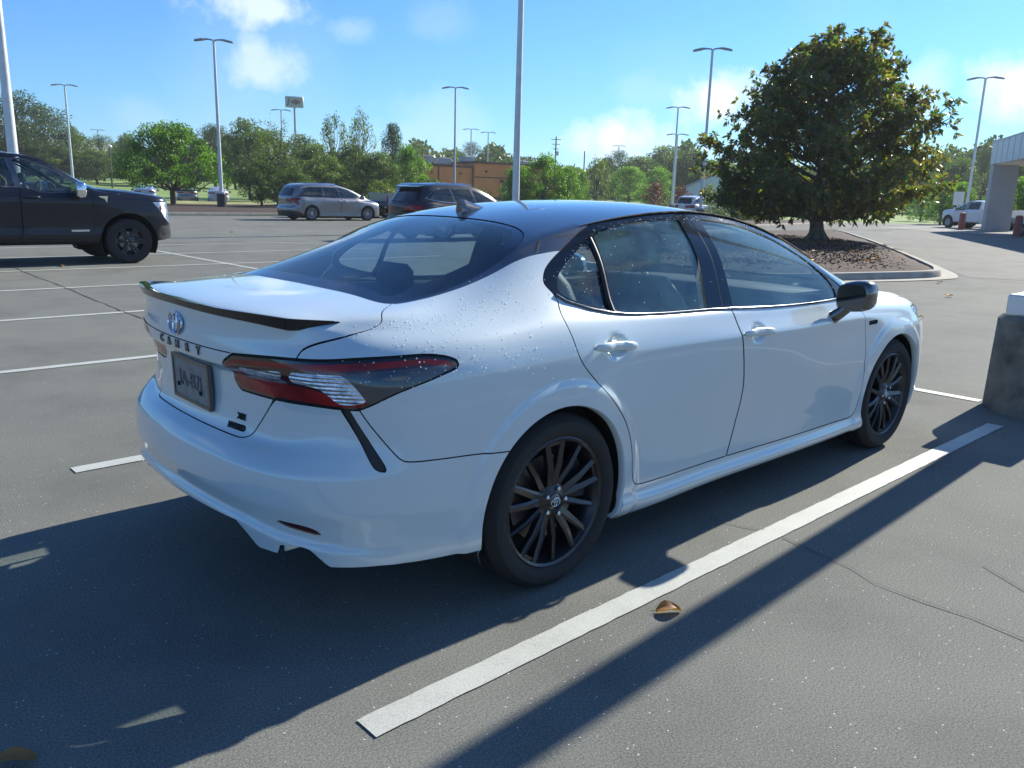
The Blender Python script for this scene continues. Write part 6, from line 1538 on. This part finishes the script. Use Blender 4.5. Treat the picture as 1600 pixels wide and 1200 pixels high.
# ---------------------------------------------------------------- kerbed islands
def island(name, poly, label, top_mat='mulch', kerb_w=.16, h=.15, gutter=0.0, mound=.12):
    isl = empty(name, (0, 0, 0), label=label, cat='planting bed')
    P_ = smooth_poly(poly, 8); n = len(P_); c = P_.mean(0)
    def inset(d):
        t = np.roll(P_, -1, 0) - np.roll(P_, 1, 0); t /= np.linalg.norm(t, axis=1)[:, None]; nn = np.stack([-t[:, 1], t[:, 0]], 1)
        s = 1 if ((c - P_) * nn).sum() > 0 else -1
        return P_ + nn * d * s
    prof = [(0, 0), (.012, h - .03), (.035, h), (kerb_w, h), (kerb_w + .002, h - .05)]
    vs = []
    for d, z in prof: vs += [(x, y, z) for x, y in inset(d)]
    fs = [(k * n + i, k * n + (i + 1) % n, (k + 1) * n + (i + 1) % n, (k + 1) * n + i) for k in range(len(prof) - 1) for i in range(n)]
    MB().add(vs, fs).build('kerb', MATS['concrete'], isl, smooth=50)
    if gutter:
        a, b = inset(-gutter), inset(.01); MB().add([(x, y, .0135) for x, y in a] + [(x, y, .0135) for x, y in b], [(i, (i + 1) % n, n + (i + 1) % n, n + i) for i in range(n)]).build('gutter', MATS['concrete'], isl)
    rng = random.Random(3); vs = []; rings = [inset(kerb_w), inset(kerb_w + .35), inset(kerb_w + .8)]
    for k, r in enumerate(rings): vs += [(x, y, h - .045 + mound * (0, .55, .9)[k] + rng.uniform(-.012, .012)) for x, y in r]
    vs.append((c[0], c[1], h - .03 + mound)); m_ = len(vs) - 1
    mb = MB().add(vs, [(k * n + i, k * n + (i + 1) % n, (k + 1) * n + (i + 1) % n, (k + 1) * n + i) for k in range(2) for i in range(n)] + [(2 * n + i, 2 * n + (i + 1) % n, m_) for i in range(n)])
    mb.build('mulch_bed', MATS[top_mat], isl, smooth=60)
    return isl
island('mulch_island', [(15.9, 3.75), (14.0, 4.25), (12.0, 5.0), (10.6, 6.6), (10.8, 9.6), (14, 13.2), (24, 17.2), (34, 17.6), (38.4, 16.9), (32, 12.6), (24.6, 8.2), (18.5, 4.75), (16.9, 3.95)], 'near mulched island with a pale concrete kerb under the magnolia', gutter=.32)
island('mulch_island', [(30, 23.5), (26, 26.5), (28, 30), (44, 31.5), (58, 29.5), (57, 26.8), (40, 22.8), (34, 21.7)], 'far mulched island with low shrubs behind the sedan roof')
island('mulch_island', [(-110, 38.8), (-110, 58), (10, 58.2), (40, 58), (58, 50), (59, 39.6), (40, 38.8), (10, 38.8)], 'long mulched strip with a kerb along the far side of the lot', mound=.05)

# bark chips and fallen leaves on the near island (nobody could count the chips)
def chips():
    rng = np.random.default_rng(2); n = 26000; P_ = []
    poly = np.array([(15.7, 3.95), (12.2, 5.2), (10.9, 6.8), (11.1, 9.5), (14.1, 12.9), (24, 16.9), (36, 16.6), (24.4, 8.4), (18.3, 5.0)])
    w_ = rng.uniform([10.8, 3.9], [27, 15], (n, 2)); w_ = w_[poly_sd(w_, poly) < -.22]
    t = np.clip(-poly_sd(w_, poly) / 1.0, 0, 1); cen = np.column_stack([w_, .125 + .10 * t + rng.uniform(0, .025, len(w_))])
    ax = rng.normal(size=(len(cen), 3)) * [1, 1, .35]
    me = leaf_mesh('mulch_chips', cen, ax, .075, .028, rng, ['chip']); o = bpy.data.objects.new('mulch_chips', me); COL.objects.link(o)
    tag(o, 'loose brown bark chips covering the near island under the magnolia', 'mulch', kind='stuff')
leaf_mat('chip', (.030, .016, .012), (.085, .045, .030), (.22, .13, .09), trans=.0, gloss=.8)
chips()
leaf_mat('dead_leaf', (.30, .14, .05), (.45, .24, .10), (.55, .36, .16), trans=.25, gloss=.55)
def dead_leaf(x, y, L, Wd, curl, rz, z=.014, label=None, group=None, cat='leaf', lift=0.):
    mb = MB(); nu, nv = 12, 7; vs = []
    for i in range(nu + 1):
        t = i / nu; wv = Wd * (sin(pi * min(1, t * .92 + .04))**.7)
        for j in range(nv + 1):
            s = (j / nv - .5) * 2; a = s * curl
            yy = (sin(a) / max(curl, .01)) * wv / 2; zz = (1 - cos(a)) / max(curl, .01) * wv / 2 + .010 * sin(pi * t) + lift * t
            vs.append(((t - .5) * L, yy, zz + .002 * sin(9 * t + 5 * s)))
    mb.add(vs, [(i * (nv + 1) + j, i * (nv + 1) + j + 1, (i + 1) * (nv + 1) + j + 1, (i + 1) * (nv + 1) + j) for i in range(nu) for j in range(nv)])
    mb.tube([(-L / 2 - .02, 0, .004), (0, 0, .006), (L / 2, 0, .006)], [.0012, .0012, .0006], 5)
    o = mb.build('fallen_leaf', MATS['dead_leaf'], smooth=80, fixn=False); o.location = (x, y, z); o.rotation_euler = (0, 0, rz)
    tag(o, label, cat, group); return o
dead_leaf(.17, -1.30, .095, .072, 1.0, rad(-34), .006, 'curled tan leaf lying beside the near stall line', 'fallen leaves on the asphalt')
dead_leaf(-1.76, -.71, .10, .06, 1.0, rad(-30), .014, 'brown leaf at the bottom left corner of the frame in the car shadow', 'fallen leaves on the asphalt')
for i, (x, y, lab) in enumerate([(9.51, 22.96, 'orange leaf on the open asphalt left of the silver minivan'), (1.99, 13.1, 'tan leaf beside the stall line below the black pickup'), (12.39, 2.16, 'dark brown leaf on the lane in front of the sedan hood'), (14.79, 3.19, 'small brown leaf on the concrete gutter at the island tip'), (9.2, 1.4, 'curled dark leaf on the lane left of the concrete pole base')]):
    o = dead_leaf(x, y, .15, .10, .9, i * 1.3, .016, lab, 'fallen leaves on the asphalt')
rr_ = random.Random(8)
for i, (x, y) in enumerate([(15.6, 5.0), (16.4, 5.2), (15.2, 4.9), (17.3, 5.6), (16.9, 6.2), (18.0, 6.3), (14.4, 5.6), (18.9, 6.9), (15.9, 5.9), (17.7, 7.3)]):
    o = dead_leaf(x, y, .17, .11, .8, rr_.uniform(0, 6), .27, 'pale fallen leaf on the sunlit mulch, ' + ('first second third fourth fifth sixth seventh eighth ninth tenth'.split()[i]) + ' of ten', 'fallen leaves on the near island')

# ---------------------------------------------------------------- lamp posts
simple('galvanised', (.58, .61, .62), .5, metal=.15, vary=.12, vscale=3); simple('cap_white', (.62, .63, .62), .45, metal=.1); simple('head_grey', (.30, .32, .34), .5, metal=.3)
def lamp_post(x, y, H, ang, label, base_h=.75, base_r=.30, group='twin-armed lamp posts', r0=.118, r1=.075, base=True, heads=2, black_base=False):
    t = empty('lamp_post', (x, y, 0), ang, label, 'lamp post', group)
    MB().tube([(0, 0, base_h - .02 if base else 0), (0, 0, H * .5), (0, 0, H)], [r0, (r0 + r1) / 2, r1], 14).build('pole', MATS['galvanised'], t, smooth=60)
    if base:
        MB().lathe([(-.05, base_r), (base_h - .03, base_r), (base_h, base_r - .03), (base_h, .0001)], 28, 'z').build('concrete_base', MATS['black_plastic' if black_base else 'old_concrete'], t, smooth=40)
        MB().box((0, 0, base_h + .05), (r0 * 3.2, r0 * 3.2, .10), bev=.012).build('base_cover', MATS['cap_white'], t)
    hd = []
    for s in ((-1, 1) if heads == 2 else (1,)):
        mb = MB(); sec = [(.05, .06, .08, .02), (.30, .06, .075, .06), (.50, .14, .085, .06), (.62, .26, .085, .045), (1.05, .26, .070, -.03), (1.16, .19, .05, -.05)]
        vs = []
        for d, hw, th, z in sec: vs += [(s * d, -hw, H - .06 + z), (s * d, hw, H - .06 + z), (s * d, hw * .9, H - .06 + z + th), (s * d, -hw * .9, H - .06 + z + th)]
        mb.add(vs, [(4 * i + k, 4 * i + (k + 1) % 4, 4 * i + 4 + (k + 1) % 4, 4 * i + 4 + k) for i in range(5) for k in range(4)] + [(3, 2, 1, 0), (20, 21, 22, 23)])
        mb.build('lamp_head', MATS['head_grey'], t, smooth=40)
    return t
POSTS = [(21.1, 50.0, 'tall lamp post with dark round base beside the forked tree', -31, 10.3), (22.0, 85.4, 'thin lamp post behind the hood of the black pickup, tallest on that side', -25, 10.3), (45.0, 153.0, 'small distant lamp post right of the black pickup windshield', -20, 10.3),
         (45.9, 89.1, 'lamp post beside the pole sign, behind the silver minivan', -30, 10.3), (71.1, 134.8, 'short looking far lamp post just right of the pole sign', -30, 10.3), (44.8, 55.5, 'lamp post rising behind the roof antenna of the white sedan', -42, 10.3), (75.6, 90.2, 'first small lamp post before the orange building', -42, 10.3),
         (80.8, 92.5, 'second small lamp post before the orange building', -42, 10.3), (42.3, 27.8, 'tall lamp post immediately left of the magnolia', -58, 10.3), (67.6, 48.8, 'middle lamp post of the group left of the magnolia', -55, 10.3), (71.6, 51.6, 'shorter lamp post beside the middle one left of the magnolia', -55, 8.1),
         (112.9, 94.5, 'far lamp post in front of the distant green woods', -50, 10.3), (63.3, 19.5, 'leaning looking lamp post at the right, beside the canopy', -72, 10.3), (183.8, 63.2, 'tiny distant lamp post between the magnolia and the canopy', -72, 10.3)]
for x, y, lab, a, H in POSTS: lamp_post(x, y, H, rad(a), lab, base_h=.9 if x != 21.1 else 1.0, black_base=(x == 21.1), base_r=.3, r0=.105 if x > 30 else .125)
lamp_post(4.3, 26.45, 10.3, 0, 'thick lamp post behind the cab of the black pickup', r0=.16, r1=.085)
lamp_post(20.4, 21.3, 10.3, 0, 'thick lamp post crossing the whole sky above the sedan roof', r0=.145, r1=.095)
# nearest post: the big concrete base at the right edge
np_ = empty('lamp_post', (4.74, -1.225, 0), 0, 'nearest lamp post, its thick concrete base at the right edge', 'lamp post', 'twin-armed lamp posts')
MB().lathe([(-.05, .365), (.665, .350), (.70, .315), (.70, .0001)], 40, 'z').build('concrete_base', MATS['old_concrete'], np_, smooth=35)
MB().box((0, 0, .775), (.50, .50, .15), bev=.012).build('base_cover', MATS['cap_white'], np_, smooth=40)
MB().tube([(0, 0, .80), (0, 0, 5), (0, 0, 10.3)], [.10, .085, .07], 16).build('pole', MATS['galvanised'], np_, smooth=60)
for s in (-1, 1): MB().box((0, s * .65, 10.28), (.30, .9, .05), bev=.015).build('lamp_head', MATS['head_grey'], np_)

# old wooden street light, utility poles with wires
simple('weathered_wood', (.12, .095, .07), .95, vary=.3, vscale=4)
t = empty('street_light', (33.7, 111.5, .8), 0, 'small old brown street light left of the bright green forked tree', 'street light')
MB().tube([(0, 0, 0), (0, 0, 5.2)], [.13, .10], 8).build('pole', MATS['weathered_wood'], t, smooth=60); MB().lathe([(5.1, .05), (5.15, .34), (5.35, .30), (5.45, .05)], 12, 'z').build('lamp_head', MATS['cap_white'], t, smooth=40)
for x, y, H, lab in [(105, 102.2, 11.6, 'wooden utility pole with cross arms above the bright green bushes'), (123.2, 112, 10.3, 'thin bare utility pole right of the bright green bushes'), (81.4, 109.5, 8.4, 'utility pole left of the orange building roof'), (95.8, 66.5, 7.7, 'utility pole behind the lamp posts left of the magnolia')]:
    u = empty('utility_pole', (x, y, 0), rad(-45), lab, 'utility pole', 'wooden utility poles')
    MB().tube([(0, 0, 0), (0, 0, H)], [.17, .11], 8).build('pole', MATS['weathered_wood'], u, smooth=60)
    if H > 11:
        for k, z in enumerate((H - .5, H - 1.3, H - 2.1)): MB().box((0, 0, z), (1.7 - .3 * k, .1, .1)).build('cross_arm', MATS['weathered_wood'], u)
        MB().lathe([(H - 3.2, .22), (H - 2.5, .22), (H - 2.45, .05)], 12, 'z', c=(.35, 0, 0)).build('transformer', MATS['galvanised'], u, smooth=40)

# ---------------------------------------------------------------- pole sign
simple('sign_face', (.36, .37, .35), .4, vary=.1); simple('sign_ink', (.03, .05, .08), .5); simple('sign_brown', (.16, .10, .06), .5)
s_ = empty('pole_sign', (81.1, 151, 0), rad(-29), 'white cabinet sign with a brown emblem on a tall dark pole above the trees', 'pole sign')
MB().box((0, 0, 18.0), (3.5, .5, 2.1), bev=.12).build('sign_cabinet', MATS['galvanised'], s_, smooth=40)
MB().box((0, -.26, 18.0), (3.2, .03, 1.8), bev=.01).build('sign_face', MATS['sign_face'], s_)
MB().prism([(-1.4, -.29, 17.3), (-1.15, -.29, 17.3), (-.85, -.29, 18.7), (-1.05, -.29, 18.7)], (0, -.01, 0)).build('sign_stroke', MATS['sign_ink'], s_)
em = MB(); em.add([(.25 + .95 * cos(a) * (1 + .12 * sin(3 * a)), -.30, 18.0 + .42 * sin(a) * (1 + .15 * cos(4 * a))) for a in np.linspace(0, 2 * pi, 29)[:-1]], [tuple(range(28))]); em.build('sign_emblem', MATS['sign_brown'], s_)
MB().tube([(0, 0, 0), (0, 0, 17)], .20, 10).build('pole', MATS['head_grey'], s_, smooth=60)

# ---------------------------------------------------------------- buildings
simple('orange_stucco', (.64, .22, .07), .85, vary=.08, vscale=.6); simple('brown_trim', (.085, .05, .035), .7); simple('dark_window', (.02, .025, .03), .1, coat=1); simple('roof_metal', (.35, .37, .38), .5, metal=.3)
b = empty('restaurant', (61.0, 81.6, 0), rad(-7.5), 'low orange building with a dark parapet and roof units behind the dark crossover', 'building')
# local x runs along the facade
MB().box((3.6, 5, 2.35), (7.2, 10, 4.7)).build('side_wing', MATS['orange_stucco'], b); MB().box((14.2, 5, 2.6), (14, 10.4, 5.4)).build('main_wall', MATS['orange_stucco'], b)
MB().box((14.2, 5, 5.38), (14.3, 10.8, .25)).build('parapet', MATS['brown_trim'], b); MB().box((3.5, 5, 4.75), (7.3, 10.3, .2)).build('parapet', MATS['brown_trim'], b)
MB().box((14.2, -.23, .55), (14.05, .1, 1.1)).build('base_course', MATS['brown_trim'], b)
MB().box((14.2, -.225, 3.55), (14.04, .06, .12)).build('reveal_band', MATS['brown_trim'], b)
for x in (12.6,): MB().box((x, -.26, 1.9), (2.2, .08, 2.2)).build('window', MATS['dark_window'], b); MB().box((x, -.7, 3.15), (2.8, 1.0, .35)).build('awning', MATS['brown_trim'], b)
MB().box((18.0, -.24, 1.9), (1.6, .06, 2.0)).build('window', MATS['dark_window'], b)
MB().box((6.9, -.26, 2.4), (.14, .1, 4.6)).build('drain_pipe', MATS['brown_trim'], b); MB().box((2.0, -.03, 2.4), (.14, .1, 4.6)).build('drain_pipe', MATS['brown_trim'], b)
for x, z in ((1, 3.9), (5.2, 3.9), (9, 4.3), (12, 4.3), (17, 4.3)): MB().box((x, -.3 if x > 7 else -.05, z), (.25, .2, .25)).build('wall_lamp', MATS['brown_trim'], b)
for x, y, w_, h_ in ((2.2, 4, 1.6, 1.0), (4.9, 4, 1.8, .8), (9.2, 5, 1.4, .7), (19, 5, 2, .5)): MB().box((x, y, (5.1 if x < 7 else 5.6) + h_ / 2), (w_, 1.6, h_), bev=.05).build('roof_unit', MATS['roof_metal'], b)
h = empty('house', (128, 134, 1.5), rad(-40), 'distant house with a grey gabled roof above the bushes right of the lamp pole', 'building')
MB().box((0, 0, 3), (12, 8, 6)).build('wall', MATS['concrete'], h); MB().add([(-6.6, -4.6, 5.9), (6.6, -4.6, 5.9), (6.6, 4.6, 5.9), (-6.6, 4.6, 5.9), (-2.5, 0, 8.1), (2.5, 0, 8.1)], [(0, 1, 5, 4), (1, 2, 5), (2, 3, 4, 5), (3, 0, 4), (0, 3, 2, 1)]).build('roof', MATS['roof_metal'], h)
h = empty('shed_building', (88, 57.5, 0), rad(-55), 'pale gabled building half hidden between the lamp posts and the magnolia', 'building')
MB().prism([(-3.5, 0, 0), (3.5, 0, 0), (3.5, 0, 3.0), (0, 0, 4.6), (-3.5, 0, 3.0)], (0, 12, 0)).build('wall', MATS['cap_white'], h); MB().prism([(-3.8, -.3, 2.9), (0, -.3, 4.72), (3.8, -.3, 2.9), (3.8, -.3, 3.05), (0, -.3, 4.9), (-3.8, -.3, 3.05)], (0, 12.6, 0)).build('roof', MATS['roof_metal'], h)
MB().box((1.2, -.04, 1.1), (1.2, .06, 2.1)).build('door', MATS['head_grey'], h)
# canopy at the right: fascia, soffit, pier
simple('panel_white', (.46, .49, .52), .4, metal=.25, vary=.06, vscale=1.5); simple('pier_panel', (.30, .32, .35), .5, vary=.1, vscale=1.2); simple('soffit', (.55, .53, .48), .6)
can = empty('canopy', (58.1, 16.7, 0), math.atan2(13.0 - 16.7, 51.3 - 58.1), 'flat white service canopy on a grey panelled pier at the right edge', 'canopy')
Lc, Wc = 24, 9     # local x along the visible edge towards the right of the photo, local y away from the camera side
MB().box((Lc / 2, Wc / 2 * 1, 4.9), (Lc, Wc, 1.42)).build('fascia', MATS['panel_white'], can); MB().box((Lc / 2, Wc / 2, 4.17), (Lc - .3, Wc - .3, .06)).build('soffit', MATS['soffit'], can)
MB().box((Lc / 2, Wc / 2, 5.63), (Lc + .1, Wc + .1, .06)).build('cap_flashing', MATS['galvanised'], can)
for k in range(1, 16): MB().box((k * 1.5, -.008, 4.9), (.014, .012, 1.40)).build('panel_joint', MATS['panel_white'], can)
MB().box((.62, .75, 2.08), (1.05, 1.45, 4.12)).build('pier', MATS['pier_panel'], can); MB().box((22.5, .75, 2.08), (1.05, 1.45, 4.12)).build('pier', MATS['pier_panel'], can)
pj = MB()
for z in (1.1, 2.2, 3.2): pj.box((.62, .75, z), (1.07, 1.47, .02))
pj.build('pier_joints', MATS['head_grey'], can)
for k, y in enumerate((2.6, 5.4)): MB().box((4.5 + 0 * k, y, 4.12), (1.2, .5, .05)).build('canopy_light', MATS['cap_white'], can)
simple('bollard_red', (.26, .045, .035), .5, vary=.15)
for x, y, lab in ((57.0, 17.5, 'dull red bollard beside the grey canopy pier'), (47.9, 11.55, 'dull red bollard nearest the right edge of the frame')):
    bo = empty('bollard', (x, y, 0), 0, lab, 'bollard', 'red bollards by the canopy'); MB().lathe([(0, .19), (1.02, .19), (1.10, .15), (1.13, .0001)], 20, 'z').build('post', MATS['bollard_red'], bo, smooth=50)
    MB().lathe([(0, .24), (.05, .24), (.06, .19)], 20, 'z').build('foot', MATS['old_concrete'], bo)
# low kerb of the pump island and a small white sign post
tag(MB().box((43.5, 8.4, .09), (6, 1.2, .17), rz=rad(29), bev=.03).build('pump_island', MATS['concrete'], smooth=40), 'low concrete kerb island under the canopy at the right edge', 'kerb')
sp_ = empty('sign_post', (65.5, 20.9, 0), rad(17), 'small pale sign post behind the white pickup at the canopy', 'sign'); MB().tube([(0, 0, 0), (0, 0, 2.4)], .05, 8).build('post', MATS['galvanised'], sp_); MB().box((0, 0, 2.1), (.06, .7, 1.0)).build('sign_panel', MATS['cap_white'], sp_)

# ---------------------------------------------------------------- small distant cars
def far_car(x, y, rz, lab, mat, z=0, group='small parked cars in the distance'):
    c = copy_tree(SC0, (x, y, z), rad(rz), lab, group)
    if mat != 'plain_white': recolour(c, 'plain_white', mat)
    return c
SC0.location = (34.6, 67.4, 0); SC0.rotation_euler = (0, 0, rad(64)); SC0['label'] = 'white car on the far road left of the half bare tree'; SC0['group'] = 'small parked cars in the distance'
far_car(29.6, 70.0, 67, 'pale grey car on the far road right of the lamp post base', 'pale_grey'); far_car(27.2, 71.0, 68, 'grey car on the far road between the forked tree and the lamp post', 'silver_grey')
far_car(23.8, 71.5, 70, 'pale blue car on the far road left of the forked tree trunk', 'pale_blue'); far_car(20.6, 36.6, 0, 'dark car half hidden behind the hood of the silver minivan', 'dark_navy')
far_car(4.0, 29.2, 0, 'dark car whose roof shows over the black pickup hood', 'dark_navy'); far_car(49.2, 9.2, 55, 'pale blue car cut off by the right edge under the canopy', 'pale_blue')
# shrubs on the beds
for i, (x, y, h_, w_) in enumerate([(46, 27.8, .9, .9), (49, 28.6, .8, .9), (43, 27, .7, .8), (52.5, 28.6, .9, 1.0)]): place_tree('hedge', x, y, h_, w_, f'{["first", "second", "third", "fourth"][i]} low green shrub on the far mulched island', 'low shrubs on the far island', z=.2)
for i, (x, y, h_, w_) in enumerate([(6, 56.5, 1.5, 1.1), (-4, 56, 1.6, 1.2), (31, 41.8, 1.3, 1.1), (36, 42, 1.6, 1.3), (40.5, 43, 1.6, 1.3), (33.5, 44, 2.2, 1.4), (13, 57, 1.0, .9)]): place_tree('hedge', x, y, h_, w_, f'{["first", "second", "third", "fourth", "fifth", "sixth", "seventh"][i]} green bush on the long mulched strip', 'green bushes on the long mulched strip', z=.1)
# grass tufts on the near verge edge; far woodland
rng = np.random.default_rng(77)
def belt_of_woods():
    n = 180000; a = np.radians(rng.uniform(-15, 110, n)); D = rng.uniform(175, 215, n); base = 2.0
    hh = 7.5 + 2.2 * np.sin(a * 23) + 1.6 * np.sin(a * 61 + 1) + 1.2 * np.sin(a * 140 + 2); hh = np.where(np.degrees(a) < 30, hh + 1.5, hh)
    z = base - 1 + hh * rng.uniform(0, 1, n)**.75; cen = np.column_stack([CAM.x + D * np.cos(a), CAM.y + D * np.sin(a), z])
    me = leaf_mesh('distant_woods', cen, rng.normal(size=(n, 3)), .95, .65, rng, ['leaf_broad'], tone=np.clip(.3 + .25 * np.sin(a * 37) + rng.normal(size=n) * .15, 0, 1))
    o = bpy.data.objects.new('distant_woods', me); COL.objects.link(o); tag(o, 'far continuous line of dark woodland behind everything', 'woodland', kind='stuff')
belt_of_woods()
def hill():
    mb = MB(); n = 60; vs = []
    for i in range(n + 1):
        a = rad(62 + 26 * i / n); D = 900; hh = 42 * sin(pi * i / n)**1.4 + 4
        for k, (dd, zz) in enumerate(((0, 0), (90, hh * .7), (180, hh), (400, 0))): vs.append((CAM.x + (D + dd) * cos(a), CAM.y + (D + dd) * sin(a), zz + 3))
    mb.add(vs, [(i * 4 + k, i * 4 + k + 1, i * 4 + k + 5, i * 4 + k + 4) for i in range(n) for k in range(3)]); tag(mb.build('hill', MATS['grass_ground'], smooth=80), kind='structure')
hill()

# ---------------------------------------------------------------- morning haze
HZ = MB().box((0, 0, 24.5), (5200, 5200, 53)).build('haze', None, fixn=True)
hm = bpy.data.materials.new('haze'); hm.use_nodes = True; ht = hm.node_tree; ht.nodes.clear()
ho = ht.nodes.new('ShaderNodeOutputMaterial'); hv = ht.nodes.new('ShaderNodeVolumePrincipled')
hv.inputs['Color'].default_value = (.88, .94, 1.0, 1); hv.inputs['Density'].default_value = .0004; hv.inputs['Anisotropy'].default_value = .2
ht.links.new(hv.outputs[0], ho.inputs['Volume']); HZ.data.materials.clear(); HZ.data.materials.append(hm); tag(HZ, kind='stuff')
